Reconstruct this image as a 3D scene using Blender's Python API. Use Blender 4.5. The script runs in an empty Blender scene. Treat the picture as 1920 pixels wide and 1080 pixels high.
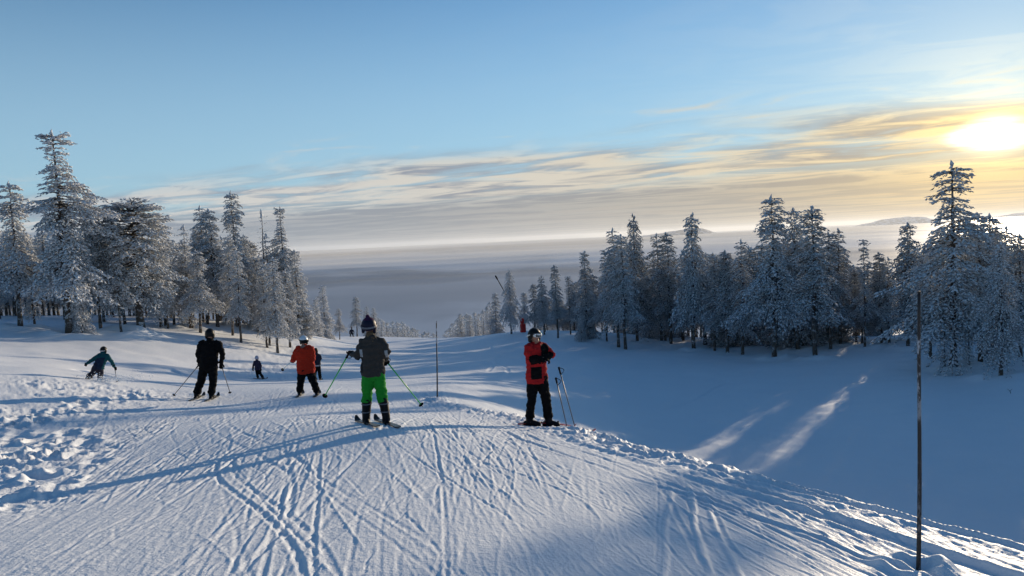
import bpy, bmesh, math, random
import numpy as np
from mathutils import Vector, Matrix

SC = bpy.context.scene
COL = SC.collection
R = math.radians

# ------------------------------------------------------------------ camera
EYE = np.array([0.0, 0.0, 1.65])
FPX = 1387.0                       # focal length in photograph pixels (1920 wide)
PITCH, ROLL = R(3.63), R(2.75)
_F = np.array([0, math.cos(PITCH), -math.sin(PITCH)])
_U0 = np.array([0, math.sin(PITCH), math.cos(PITCH)])
_R0 = np.array([1.0, 0, 0])
_U = math.cos(ROLL) * _U0 + math.sin(ROLL) * _R0
_R = math.cos(ROLL) * _R0 - math.sin(ROLL) * _U0
cd = bpy.data.cameras.new('camera')
cam = bpy.data.objects.new('camera', cd)
COL.objects.link(cam)
cd.sensor_width = 36.0
cd.lens = 36.0 * FPX / 1920.0
cd.clip_start, cd.clip_end = 0.1, 120000.0
cam.matrix_world = Matrix([[_R[0], _U[0], -_F[0], EYE[0]], [_R[1], _U[1], -_F[1], EYE[1]],
                           [_R[2], _U[2], -_F[2], EYE[2]], [0, 0, 0, 1]])
SC.camera = cam


def ray(u, v):
    return _F + _R * ((u - 960) / FPX) + _U * ((540 - v) / FPX)


def at_depth(u, v, y):
    d = ray(u, v)
    return EYE + d * (y / d[1])


def project(p):
    q = np.asarray(p, float) - EYE
    w = q @ _F
    return 960 + FPX * (q @ _R) / w, 540 - FPX * (q @ _U) / w


# ------------------------------------------------------------------ light
_sd = ray(1862, 250)
_sd = _sd / np.linalg.norm(_sd)
SUN_EL = math.asin(_sd[2])
SUN_AZ = math.atan2(_sd[0], _sd[1])        # clockwise from +Y
EXPOSURE = 0.12
SKY_STRENGTH = 0.12
sl = bpy.data.lights.new('sun', 'SUN')
sl.energy = 5.0
sl.angle = R(0.5)
sl.color = (1.0, 0.82, 0.59)
sun = bpy.data.objects.new('sun', sl)
COL.objects.link(sun)
sun.rotation_euler = Vector((_sd[0], _sd[1], _sd[2])).to_track_quat('Z', 'Y').to_euler()
sun.location = (40, 60, 60)

SC.view_settings.view_transform = 'Standard'
SC.view_settings.look = 'None'
SC.view_settings.gamma = 1
SC.view_settings.use_curve_mapping = False
SC.view_settings.exposure = EXPOSURE
SC.render.engine = 'CYCLES'
SC.cycles.use_denoising = True
SC.cycles.max_bounces = 6
SC.cycles.diffuse_bounces = 3
SC.cycles.transparent_max_bounces = 6
SC.cycles.volume_bounces = 1


class NT:
    """Small helper to wire shader nodes."""

    def __init__(self, tree):
        self.t = tree
        self.n = tree.nodes
        self.l = tree.links

    def node(self, typ, **kw):
        nd = self.n.new(typ)
        for k, v in kw.items():
            setattr(nd, k, v)
        return nd

    def put(self, sock, v):
        if v is None:
            return
        if isinstance(v, bpy.types.NodeSocket):
            self.l.new(v, sock)
        else:
            sock.default_value = v

    def m(self, op, a, b=None, c=None, clamp=False):
        nd = self.node('ShaderNodeMath', operation=op, use_clamp=clamp)
        for i, v in enumerate((a, b, c)):
            self.put(nd.inputs[i], v)
        return nd.outputs[0]

    def vm(self, op, a, b=None, out=0):
        nd = self.node('ShaderNodeVectorMath', operation=op)
        self.put(nd.inputs[0], a)
        if b is not None:
            self.put(nd.inputs[1], b)
        return nd.outputs[out]

    def sstep(self, x, a, b, lo=0.0, hi=1.0):
        nd = self.node('ShaderNodeMapRange', interpolation_type='SMOOTHSTEP')
        self.put(nd.inputs[0], x)
        for i, v in enumerate((a, b, lo, hi)):
            self.put(nd.inputs[i + 1], v)
        return nd.outputs[0]

    def mix(self, f, a, b, blend='MIX'):
        nd = self.node('ShaderNodeMix', data_type='RGBA', blend_type=blend)
        self.put(nd.inputs[0], f)
        self.put(nd.inputs[6], a)
        self.put(nd.inputs[7], b)
        return nd.outputs[2]

    def noise(self, vec, scale, detail=3.0, rough=0.55, dist=0.0):
        nd = self.node('ShaderNodeTexNoise')
        self.put(nd.inputs['Vector'], vec)
        self.put(nd.inputs['Scale'], scale)
        self.put(nd.inputs['Detail'], detail)
        self.put(nd.inputs['Roughness'], rough)
        self.put(nd.inputs['Distortion'], dist)
        return nd.outputs[0]

    def xyz(self, x, y, z):
        nd = self.node('ShaderNodeCombineXYZ')
        for i, v in enumerate((x, y, z)):
            self.put(nd.inputs[i], v)
        return nd.outputs[0]

    def sep(self, v):
        nd = self.node('ShaderNodeSeparateXYZ')
        self.put(nd.inputs[0], v)
        return nd.outputs


def c4(r, g, b):
    return (r, g, b, 1.0)


def build_world():
    w = bpy.data.worlds.new('World')
    SC.world = w
    w.use_nodes = True
    nt = NT(w.node_tree)
    nt.n.clear()
    out = nt.node('ShaderNodeOutputWorld')
    bg = nt.node('ShaderNodeBackground')
    bg.inputs[1].default_value = SKY_STRENGTH
    nt.l.new(bg.outputs[0], out.inputs[0])
    sky = nt.node('ShaderNodeTexSky', sky_type='NISHITA')
    sky.sun_disc = False
    sky.sun_elevation = SUN_EL
    sky.sun_rotation = SUN_AZ
    sky.altitude = 600
    sky.air_density = 1.0
    sky.dust_density = 0.1
    sky.ozone_density = 2.5
    d = nt.vm('NORMALIZE', nt.node('ShaderNodeTexCoord').outputs['Generated'])
    x, y, z = nt.sep(d)
    mu = nt.vm('DOT_PRODUCT', d, tuple(_sd), out=1)
    ang = nt.m('ARCCOSINE', nt.m('MINIMUM', mu, 0.999999))          # radians from the sun
    # deepen the blue of the cold, dry winter sky
    base = nt.mix(1.0, sky.outputs[0], c4(*SKY_TINT), 'MULTIPLY')
    base = nt.mix(nt.sstep(z, 0.42, 0.08, 0.0, 0.66), base, c4(*SKY_PALE))       # paler towards the horizon
    zc = nt.m('MAXIMUM', z, 0.004)
    # high sheet of cloud, its near edge a straight line overhead of the valley
    px, py = nt.m('DIVIDE', x, zc), nt.m('DIVIDE', y, zc)
    L = nt.m('ADD', py, nt.m('MULTIPLY', px, 0.40))
    A = nt.m('SUBTRACT', px, nt.m('MULTIPLY', py, 0.40))
    Ls = nt.m('MAXIMUM', L, 0.5)
    bl = nt.m('LOGARITHM', Ls, math.e)
    al = nt.m('DIVIDE', A, Ls)
    P = nt.xyz(nt.m('MULTIPLY', al, 2.0), nt.m('MULTIPLY', bl, 2.3), 0.0)
    P2 = nt.xyz(nt.m('MULTIPLY', al, 3.4), nt.m('MULTIPLY', bl, 4.2), 4.0)
    n1 = nt.noise(P, 1.6, 5.0, 0.55, 0.5)
    n2 = nt.noise(P2, 1.9, 6.0, 0.6, 0.7)
    wob = nt.m('ADD', bl, nt.m('MULTIPLY', nt.m('SUBTRACT', n1, 0.5), 0.55))
    edge = nt.sstep(wob, math.log(6.9), math.log(10.5))
    tex = nt.sstep(nt.m('ADD', nt.m('MULTIPLY', n1, 0.55), nt.m('MULTIPLY', n2, 0.45)), 0.30, 0.56)
    dense = nt.sstep(bl, math.log(9.0), math.log(19.0))
    cov = nt.m('MULTIPLY', edge, nt.m('MAXIMUM', tex, nt.m('MULTIPLY', dense, 0.97)), clamp=True)
    # wisps ahead of the edge
    wisp = nt.m('MULTIPLY', nt.sstep(n2, 0.52, 0.75), nt.sstep(wob, math.log(5.9), math.log(7.6)))
    cov = nt.m('MAXIMUM', cov, nt.m('MULTIPLY', wisp, 0.6))
    near = nt.m('EXPONENT', nt.m('MULTIPLY', ang, -1.55))
    near2 = nt.m('EXPONENT', nt.m('MULTIPLY', ang, -6.5))
    lit = nt.sstep(n2, 0.40, 0.60)
    grey = nt.mix(near, c4(*CL_GREY), c4(*CL_GREY_SUN))
    cream = nt.mix(near, c4(*CL_CREAM), c4(*CL_CREAM_SUN))
    low = nt.sstep(bl, math.log(13), math.log(24))
    litf = nt.m('MULTIPLY', lit, nt.m('SUBTRACT', 1.0, nt.m('MULTIPLY', low, 0.75)))
    grey = nt.mix(nt.sstep(bl, math.log(11), math.log(22)), grey, nt.mix(near, c4(*CL_LOW), c4(*CL_LOW_SUN)))
    cloud = nt.mix(litf, grey, cream)
    col = nt.mix(cov, base, cloud)
    gold = nt.vm('SCALE', tuple(GOLD))
    nt.put(gold.node.inputs['Scale'], nt.m('MULTIPLY', near2, nt.m('ADD', 0.55, nt.m('MULTIPLY', lit, 0.6))))
    col = nt.vm('ADD', col, gold)
    # the sun itself behind thin cloud: a white heart and its aureole, flattened by streaks
    streak = nt.sstep(n2, 0.30, 0.60)
    sx, sy, sz = _sd
    hx = math.hypot(sx, sy)
    across = nt.vm('DOT_PRODUCT', d, (sy / hx, -sx / hx, 0.0), out=1)
    above = nt.m('SUBTRACT', z, float(sz))
    ang_e = nt.m('SQRT', nt.m('ADD', nt.m('MULTIPLY', across, across), nt.m('MULTIPLY', nt.m('MULTIPLY', above, above), 3.2)))
    ang_e = nt.m('ADD', ang_e, nt.m('MULTIPLY', nt.m('SUBTRACT', n1, 0.5), 0.05))
    front = nt.sstep(mu, 0.5, 0.8)
    core = nt.m('MULTIPLY', nt.m('MULTIPLY', front, nt.sstep(ang_e, R(3.0), R(0.7))), nt.m('ADD', 0.35, nt.m('MULTIPLY', streak, 0.9)))
    aur = nt.m('EXPONENT', nt.m('MULTIPLY', ang, -15.0))
    corec = nt.vm('SCALE', tuple(CORE))
    nt.put(corec.node.inputs['Scale'], core)
    aurc = nt.vm('SCALE', tuple(AUREOLE))
    nt.put(aurc.node.inputs['Scale'], aur)
    col = nt.vm('ADD', nt.vm('ADD', col, corec), aurc)
    nt.l.new(col, bg.inputs[0])


SKY_TINT = (0.80, 1.18, 1.44)
SKY_PALE = (3.1, 4.7, 5.9)
CL_GREY, CL_GREY_SUN = (2.1, 2.6, 3.4), (2.5, 2.3, 2.1)
CL_LOW, CL_LOW_SUN = (1.55, 2.15, 3.0), (3.4, 2.7, 1.8)
CL_CREAM, CL_CREAM_SUN = (4.4, 4.7, 5.1), (6.0, 4.9, 2.9)
GOLD = (2.7, 1.6, 0.10)
CORE = (16.0, 13.0, 8.0)
AUREOLE = (4.4, 3.0, 1.0)
build_world()


# ------------------------------------------------------------------ numeric helpers
def _hash(ix, iy, seed):
    h = (ix.astype(np.int64) * 374761393 + iy.astype(np.int64) * 668265263 + seed * 974634777) & 0xffffffff
    h = ((h ^ (h >> 13)) * 1274126177) & 0xffffffff
    return h ^ (h >> 16)


def pnoise(x, y, seed=0):
    """Gradient noise, about -0.7 .. 0.7."""
    xi, yi = np.floor(x), np.floor(y)
    xf, yf = x - xi, y - yi
    u = xf * xf * xf * (xf * (xf * 6 - 15) + 10)
    v = yf * yf * yf * (yf * (yf * 6 - 15) + 10)
    xi = xi.astype(np.int64)
    yi = yi.astype(np.int64)

    def g(dx, dy):
        a = _hash(xi + dx, yi + dy, seed) * (2 * np.pi / 4294967296.0)
        return np.cos(a) * (xf - dx) + np.sin(a) * (yf - dy)
    n0 = g(0, 0) * (1 - u) + g(1, 0) * u
    n1 = g(0, 1) * (1 - u) + g(1, 1) * u
    return n0 * (1 - v) + n1 * v


def fbm(x, y, octv=3, seed=0, gain=0.5):
    s, a = 0, 1.0
    for o in range(octv):
        s = s + a * pnoise(x * 2 ** o + 17.3 * o, y * 2 ** o - 9.1 * o, seed + o)
        a *= gain
    return s


def sst(x, a, b):
    t = np.clip((x - a) / (b - a), 0, 1)
    return t * t * (3 - 2 * t)


class TPS:
    """Thin-plate spline of the drop rate over (azimuth, log distance)."""

    def __init__(self, pts):
        P = np.array(pts, float)
        self.c = self.warp(P[:, 0], P[:, 1])
        r = np.hypot(P[:, 0], P[:, 1])
        t = -P[:, 2] / r
        n = len(P)
        K = self.k(self.c, self.c) + np.eye(n) * 0.004
        Q = np.c_[np.ones(n), self.c]
        M = np.block([[K, Q], [Q.T, np.zeros((3, 3))]])
        self.w = np.linalg.solve(M, np.r_[t, np.zeros(3)])

    @staticmethod
    def warp(x, y):
        r = np.maximum(np.hypot(x, y), 0.4)
        return np.c_[np.arctan2(x, y) / 0.30, np.log(r) / 0.45]

    @staticmethod
    def k(a, b):
        d2 = ((a[:, None, :] - b[None, :, :]) ** 2).sum(-1)
        return 0.5 * d2 * np.log(np.maximum(d2, 1e-12))

    def z(self, x, y):
        out = np.empty(len(x))
        for i in range(0, len(x), 100000):
            c = self.warp(x[i:i + 100000], y[i:i + 100000])
            t = self.k(c, self.c) @ self.w[:-3] + np.c_[np.ones(len(c)), c] @ self.w[-3:]
            out[i:i + 100000] = -t * np.hypot(x[i:i + 100000], y[i:i + 100000])
        return out


def pol(az, r, drop):
    a = R(az)
    return (r * math.sin(a), r * math.cos(a), -drop * r)


# ------------------------------------------------------------------ terrain
_near = [pol(a, r, 0.045) for a in (-60, -30, 0, 30, 60) for r in (1.0, 2.2)]
_far = []
for a in (-170, -125, -85):
    _far += [pol(a, r, t) for r, t in ((1, -.02), (5, -.03), (25, -.04), (100, -.03), (400, .03), (1200, .16), (5000, .12), (60000, .02))]
for a in (85, 125, 170):
    _far += [pol(a, r, t) for r, t in ((1, .03), (5, .02), (25, .05), (100, .05), (400, .10), (1200, .2), (5000, .12), (60000, .02))]
for a in (-45, -15, 0, 15, 45):
    _far += [pol(a, r, t) for r, t in ((420, .235), (1200, .26), (5000, .12), (60000, .02))]
_far += [pol(-5, 200, .165), pol(-15, 200, .15), pol(8, 200, .165), pol(-30, 220, .12), pol(25, 220, .155), pol(38, 220, .15),
         pol(-40, 110, .055), pol(-27, 100, .068), pol(-18, 110, .09)]
_shared = [(659, 631.5, 112), (740, 633, 118), (800, 636, 120), (860, 637, 118), (700, 651, 80), (780, 655, 80),
           (600, 636, 90), (965, 624, 92), (1000, 622, 92), (1060, 631, 82)]
piste_px = [(960, 1080, 4.2), (400, 1080, 4.2), (0, 1080, 4.2), (0, 950, 6.6), (0, 830, 11), (0, 735, 16.5), (100, 703, 21.5), (0, 655, 32),
            (130, 631, 40), (38, 618, 41), (265, 624, 44), (320, 611, 52), (400, 607, 56), (450, 612, 58), (500, 617, 60), (541, 622, 62), (580, 629, 70),
            (700, 797, 10.4), (375, 750, 19.3), (575, 742, 19.3), (185, 716, 21.8), (482, 713, 36), (595, 713, 34), (700, 673, 55),
            (300, 690, 33), (420, 655, 45), (540, 660, 52), (819, 751, 19.2), (1015, 800, 13.2), (1040, 800, 13.2), (990, 798, 13.3), (1200, 838, 10.4), (1500, 905, 7.7),
            (1722, 1076, 5.0), (1920, 1010, 5.7), (1722, 961, 6.5), (870, 765, 17.4), (780, 720, 28), (1300, 1000, 5.6), (300, 850, 9.5), (600, 850, 8.5)] + _shared


def _basin(u, v, a=6.0, c=.091, g=.06):
    """Floor of the gully right of the run: a plane that falls away from the camera and rises to the right."""
    d = ray(u, v)
    s, e = -d[2] / d[1], d[0] / d[1]
    return at_depth(u, v, a / (s - c + g * e))


basin_pts = [_basin(u, v) for u, v in
             ((1300, 850), (1300, 770), (1300, 700), (1455, 671), (1455, 740), (1455, 860), (1100, 790), (1100, 720), (1000, 760), (950, 710), (1190, 660),
              (1787, 691), (1877, 712), (1787, 800), (1787, 930), (1910, 990), (1910, 850), (1600, 690), (1600, 800), (1600, 920), (1200, 643), (1300, 654),
              (1560, 652), (1650, 642), (1720, 650), (1860, 664), (1915, 672))]
basin_px = [(800, 700, 40), (860, 700, 52)]
_side = [(7, 0, -3.2), (12, 0, -2.9), (10, 4, -3.2), (5, 2, -3.3)]
pis = TPS([at_depth(*p) - (0, 0, 0) for p in piste_px] + _near + _far)
bas = TPS(basin_pts + [at_depth(*p) for p in basin_px + _shared] + _side + _far + [pol(48, 40, .095), pol(60, 30, .07), pol(70, 60, .05), pol(50, 80, .10)])

_edge_px = [(1920, 1008, 5.7), (1700, 955, 6.6), (1500, 903, 7.7), (1300, 856, 9.4), (1200, 836, 10.4), (1100, 806, 12.5), (1015, 787, 14.8), (900, 771, 17.2),
            (830, 754, 19.0)]
_ep = np.array([at_depth(*p)[:2] for p in _edge_px])
EDGE_Y = np.r_[-40, -10, 0, 3, _ep[:, 1], 25, 34, 50, 80, 130]
EDGE_X = np.r_[9, 7, 5.0, 4.6, _ep[:, 0], -2.6, -3.2, -3.0, -3, -3]


def edge_sd(x, y):
    e = np.interp(y, EDGE_Y, EDGE_X)
    return (x - e) * 0.93


def base_z(x, y):
    x = np.atleast_1d(np.asarray(x, float))
    y = np.atleast_1d(np.asarray(y, float))
    sd = edge_sd(x, y)
    w1 = np.interp(y, [0, 12, 19, 30, 60, 120], [3.4, 3.8, 5.5, 10, 22, 50])
    b = sst(sd, -0.25, 1) * 0 + sst(sd, -0.3, w1)
    zp = np.where(b < 1, 0.0, 0.0)
    zp = pis.z(x, y)
    zb = bas.z(x, y)
    return zp * (1 - b) + zb * b


# --- fine relief of the near snow, kept as a raster over the piste
RX0, RX1, RY0, RY1 = -16.0, 9.0, 1.5, 42.0
RDX, RDY = 0.014, 0.028
RNX, RNY = int((RX1 - RX0) / RDX), int((RY1 - RY0) / RDY)
RAS = np.zeros((RNY, RNX), np.float32)
_ry = RY0 + (np.arange(RNY) + 0.5) * RDY


def groove(xs, j0, j1, width, depth, ridge=0.35):
    """Carve a ski track x = xs(row) between raster rows j0..j1."""
    rows = np.arange(j0, j1)
    xs = xs[: len(rows)]
    slope = np.gradient(xs) / RDY
    wid = width * np.sqrt(1 + slope ** 2)
    k = int(np.ceil(wid.max() * 1.5 / RDX)) + 1
    k = min(k, 30)
    off = np.arange(-k, k + 1)
    ci = np.floor((xs - RX0) / RDX).astype(int)
    cols = ci[:, None] + off[None, :]
    dx = (RX0 + (cols + 0.5) * RDX - xs[:, None]) / (wid[:, None] * 0.5)
    fade = np.ones(len(rows))
    nf = min(14, len(rows) // 3)
    if nf > 0:
        fade[:nf] = np.linspace(0, 1, nf)
        fade[-nf:] = np.linspace(1, 0, nf)
    prof = -depth * np.exp(-dx ** 4) + ridge * depth * np.exp(-((np.abs(dx) - 1.7) / 0.5) ** 2) * np.where(dx > 0, 1.0, 0.6)
    prof = prof * fade[:, None]
    ok = (cols >= 0) & (cols < RNX)
    rr = np.broadcast_to(rows[:, None], cols.shape)[ok]
    RAS[rr, cols[ok]] += prof[ok]


def jrow(y):
    return int(np.clip((y - RY0) / RDY, 0, RNY - 1))


def carve():
    rng = np.random.default_rng(5)
    # long runs downhill: gentle curves that mostly follow the fall line
    for k in range(520):
        ya = rng.uniform(1.6, 9) if rng.random() < 0.6 else rng.uniform(5, 20)
        yb = ya + rng.uniform(2, 15)
        j0, j1 = jrow(ya), jrow(min(yb, 40))
        if j1 - j0 < 30:
            continue
        yy = _ry[j0:j1]
        xe = np.interp(yy[0], EDGE_Y, EDGE_X)
        xa = rng.uniform(-5.5 - .2 * ya, xe - 0.1)
        dirx = rng.normal(-0.17, 0.12) + (rng.normal(0, .3) if rng.random() < .12 else 0)
        amp = rng.choice([0.01, 0.08, 0.3, 0.9], p=[.35, .30, .23, .12])
        lam = rng.uniform(5.0, 22.0)
        ph = rng.uniform(0, 6.28)
        xs = xa + dirx * (yy - yy[0]) + amp * np.sin(yy / lam * 6.28 + ph) + 0.02 * pnoise(yy * 1.3, yy * 0 + k, k)
        dep = rng.uniform(0.0025, 0.0075)
        w = rng.uniform(0.018, 0.040)
        if rng.random() < .2:
            dep, w = dep * 1.1, w * 1.5
        if rng.random() < .42:
            # snow thrown up along an edge: a thin raised line
            groove(xs, j0, j1, rng.uniform(.018, .028), -rng.uniform(.004, .010), 0.0)
            continue
        groove(xs, j0, j1, w, dep, rng.uniform(0.4, 1.1))
        if rng.random() < 0.6:
            groove(xs + rng.uniform(0.12, 0.34), j0, j1, w, dep * rng.uniform(.6, 1.1), rng.uniform(0.4, 1.1))
    # short skids, chatter and scraped strokes
    for k in range(3200):
        ya = 1.6 + 22 * rng.random() ** 1.5
        yb = ya + rng.uniform(0.2, 1.5)
        j0, j1 = jrow(ya), jrow(yb)
        if j1 - j0 < 6:
            continue
        yy = _ry[j0:j1]
        xe = np.interp(yy[0], EDGE_Y, EDGE_X)
        xa = rng.uniform(-7.0, xe - 0.05)
        dirx = rng.normal(-0.17, 0.20)
        xs = xa + dirx * (yy - yy[0]) + rng.normal(0, .10) * (yy - yy[0]) ** 2
        sgn = -1 if rng.random() < .35 else 1
        groove(xs, j0, j1, rng.uniform(0.016, 0.034), sgn * rng.uniform(0.0015, 0.006), rng.uniform(0.3, 1.1) * (sgn > 0))
    # deep lanes beside the pole on the right, running along the edge of the run
    for off, w, dep in ((-0.35, .12, .04), (-0.75, .07, .025), (-1.0, .14, .035), (-1.5, .06, .02), (-1.75, .08, .02), (-0.15, .08, .03)):
        j0, j1 = jrow(3.0), jrow(11.5)
        yy = _ry[j0:j1]
        xs = np.interp(yy, EDGE_Y, EDGE_X) + off + 0.10 * np.sin(yy * 0.9 + off * 9) + 0.06 * pnoise(yy * 1.5, yy * 0, int(off * 100))
        groove(xs, j0, j1, w, dep, 0.6)
    # the bright straight pair that runs towards the camera right of the middle
    for u0, u1, dep in ((1240, 1258, .014), (1330, 1290, .020), (1395, 1310, .012)):
        a, b = at_depth(u0, 1090, 4.3), at_depth(u1, 905, 7.6)
        j0, j1 = jrow(a[1] - 1), jrow(b[1])
        yy = _ry[j0:j1]
        xs = a[0] + (b[0] - a[0]) * (yy - a[1]) / (b[1] - a[1])
        groove(xs + .015 * np.sin(yy * 3), j0, j1, .05, -dep, 0.0)
    # trails that wander over the bank on the left and join the run
    for pts, w, dep in (([(0, 668, 33), (120, 700, 27), (215, 712, 24), (330, 722, 24.5), (420, 728, 25)], .35, .16),
                        ([(40, 660, 36), (150, 690, 28), (260, 715, 24.5), (400, 735, 22.5)], .24, .11),
                        ([(230, 655, 40), (290, 680, 34), (380, 695, 31), (470, 705, 31)], .32, .15)):
        q = np.array([at_depth(*p) for p in pts])
        # these run across the slope: stamp them point by point
        n = 700
        t = np.linspace(0, len(q) - 1, n)
        X = np.interp(t, range(len(q)), q[:, 0]) + 0.12 * pnoise(t * 3, t * 0, 3)
        Y = np.interp(t, range(len(q)), q[:, 1]) + 0.12 * pnoise(t * 3, t * 0 + 5, 4)
        kx, ky = int(w * 1.6 / RDX), int(w * 1.6 / RDY)
        ox, oy = np.meshgrid(np.arange(-kx, kx + 1), np.arange(-ky, ky + 1))
        dd = np.hypot(ox * RDX, oy * RDY) / (w * 0.5)
        prof = (-dep * np.exp(-dd ** 2)).astype(np.float32)
        tmp = np.zeros_like(RAS)
        for px_, py_ in zip(X, Y):
            i, j = int((px_ - RX0) / RDX), int((py_ - RY0) / RDY)
            if kx < i < RNX - kx - 1 and ky < j < RNY - ky - 1:
                s = tmp[j - ky:j + ky + 1, i - kx:i + kx + 1]
                np.minimum(s, prof, out=s)
        RAS[:] += tmp


def ras_sample(x, y):
    fx = (x - RX0) / RDX - 0.5
    fy = (y - RY0) / RDY - 0.5
    ok = (fx > 1) & (fx < RNX - 2) & (fy > 1) & (fy < RNY - 2)
    out = np.zeros(len(x))
    fx, fy = fx[ok], fy[ok]
    ix, iy = fx.astype(int), fy.astype(int)
    a, b = fx - ix, fy - iy
    out[ok] = (RAS[iy, ix] * (1 - a) + RAS[iy, ix + 1] * a) * (1 - b) + (RAS[iy + 1, ix] * (1 - a) + RAS[iy + 1, ix + 1] * a) * b
    return out


# places where skis and feet have churned the snow: (x, y, rx, ry, strength)
def _chop(u, v, d, rx, ry, s):
    p = at_depth(u, v, d)
    return (p[0], p[1], rx, ry, s)


CHOP = [_chop(20, 860, 9.4, .8, 1.8, 1.0), _chop(70, 780, 14, 1.5, 2.0, .9), _chop(140, 742, 18, 2.0, 1.6, .9), _chop(10, 960, 6.6, .5, 1.2, .8),
        _chop(250, 735, 19.5, 1.8, 1.2, .55), _chop(330, 735, 20.5, 1.5, .8, .4), _chop(545, 655, 52, 2.6, 6, .9), _chop(520, 680, 42, 2.2, 4.5, .9), _chop(500, 695, 38, 2.4, 3, .8)]
_lip = np.array([[0, .0], [7.0, .15], [9.0, .6], [10.6, 1.0], [13.5, 1.0], [17, .9], [20, .7], [24, .2], [30, 0]])


STAND = at_depth(1011, 800, 13.2)              # the man in red has trodden his place flat


def relief(x, y):
    r = np.hypot(x, y)
    sd = edge_sd(x, y)
    on = 1 - sst(sd, -0.5, 0.6)                                       # on the groomed run
    leftw = sst(x, -5.5 - 0.33 * y, -2.4 - 0.33 * y)                  # 0 on the bank, 1 on the run
    far = 1 - sst(r, 120, 400)
    z = 0.16 * fbm(x * .11, y * .11, 3, 11) * sst(r, 6, 25) * far     # soft swells
    z += 0.05 * fbm(x * .5, y * .5, 2, 21) * sst(r, 4, 14) * far * (0.4 + 0.6 * (1 - on * leftw))
    # wind drifts over the open slope
    z += (1 - on) * (0.022 * fbm(x * .9 + .4 * y, y * 0.4, 4, 31, .6) + .012 * np.abs(fbm(x * 2.3 - .9 * y, y * 1.1 + .5 * x, 2, 33))) * far
    nr = r < 45
    xn, yn = x[nr], y[nr]
    zz = ras_sample(xn, yn) * np.clip(.78 + 1.1 * fbm(xn * .55, yn * .28, 2, 47), .15, 1.25)
    zz = zz * on[nr]
    ang = xn + 0.12 * yn
    zz += 0.003 * fbm(ang * 2.2, yn * .35, 3, 41, .6) * on[nr] * leftw[nr]         # streaks along the run
    zz += 0.0020 * fbm(ang * 17, yn * 2.4, 2, 51, .7) * on[nr] * leftw[nr] * (1 - sst(r[nr], 14, 24))
    # feathered drift texture where the gully is lit
    gl = np.exp(-(((xn - 10.3) / 3.0) ** 2 + ((yn - 29.0) / 6.0) ** 2))
    zz += gl * 0.06 * np.abs(fbm(xn * 1.3 + 1.1 * yn, yn * .55 - xn * .35, 3, 71))
    flat = 1 - np.exp(-(((xn - STAND[0]) / .55) ** 2 + ((yn - STAND[1]) / .55) ** 2) ** 2)
    lp = flat * np.interp(yn, _lip[:, 0], _lip[:, 1]) * np.exp(-((sd[nr] + 0.25) / 0.62) ** 2)
    lump = np.abs(fbm(xn * 2.1, yn * 2.1, 3, 61, .6))
    lump2 = fbm(xn * 5.2, yn * 5.2, 2, 63, .6)
    zz += lp * (0.17 * (0.35 - lump) + 0.07 * lump2 + 0.045 * np.abs(fbm(xn * 10, yn * 10, 2, 65, .6)))
    z[nr] += zz
    for cx, cy, rx, ry, s in CHOP:
        q = ((x - cx) / rx) ** 2 + ((y - cy) / ry) ** 2
        k = q < 5
        if k.any():
            m = s * np.exp(-q[k]) * np.clip(1.2 + 1.4 * pnoise(x[k] * .9, y[k] * .9, 83), 0, 1.5)
            sc = 1.0 if cy < 25 else 0.55
            z[k] += m * (0.10 * (0.30 - np.abs(fbm(x[k] * 1.2 * sc, y[k] * 1.2 * sc, 3, 81, .6))) + 0.06 * (.3 - np.abs(fbm(x[k] * 3.4 * sc, y[k] * 3.4 * sc, 2, 91, .6))) + 0.04 * np.abs(fbm(x[k] * 9 * sc, y[k] * 9 * sc, 2, 95, .6)))
    for ax, ay, bx, by, wd, dep in LANES:
        k = (y > min(ay, by)) & (y < max(ay, by)) & (sd > .5)
        if k.any():
            cx = ax + (bx - ax) * (y[k] - ay) / (by - ay) + .35 * np.sin(y[k] * .35 + ax)
            q = (x[k] - cx) / wd
            z[k] += dep * (-np.exp(-q ** 4) + .4 * np.exp(-((np.abs(q) - 1.6) / .5) ** 2))
    for cx, cy, rx, ry, dep in HOLES:
        k = (np.abs(x - cx) < .6) & (np.abs(y - cy) < .6)
        if k.any():
            q = ((x[k] - cx) / rx) ** 2 + ((y[k] - cy) / ry) ** 2
            z[k] += -dep * np.exp(-q ** 2) + dep * .35 * np.exp(-((np.sqrt(q) - 1.5) / .4) ** 2)
    for cx, cy in MOUNDS:
        k = (np.abs(x - cx) < .8) & (np.abs(y - cy) < .8)
        if k.any():
            q = np.hypot(x[k] - cx, y[k] - cy)
            z[k] += .07 * np.exp(-((q - .16) / .13) ** 2) * (1 + 1.2 * pnoise(x[k] * 6, y[k] * 6, 5))
    fr = (r > 20) & (r < 110)
    if fr.any():
        xf, yf, zf = x[fr], y[fr], z[fr]
        for cx, cy in WELLS:
            k = (np.abs(xf - cx) < 2.6) & (np.abs(yf - cy) < 2.6)
            if k.any():
                q = np.hypot(xf[k] - cx, yf[k] - cy)
                zf[k] += (.22 * np.exp(-((q - .9) / .55) ** 2) - .10 * np.exp(-(q / .35) ** 2)) * (1 + .9 * pnoise(xf[k] * .8, yf[k] * .8, 15))
        z[fr] = zf
    return z


def _holes():
    rng = np.random.default_rng(8)
    out = []
    for (u0, v0, d0), (u1, v1, d1), n in (((-10, 990, 6.0), (60, 790, 13.5), 26), ((90, 930, 7.4), (130, 800, 12.5), 20), ((0, 800, 12.5), (260, 740, 19), 30)):
        a, b = at_depth(u0, v0, d0), at_depth(u1, v1, d1)
        for i in range(n):
            p = a + (b - a) * (i + .5) / n
            out.append((p[0] + rng.normal(0, .22), p[1] + rng.normal(0, .18), rng.uniform(.08, .14), rng.uniform(.12, .2), rng.uniform(.04, .11)))
    return out


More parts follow.
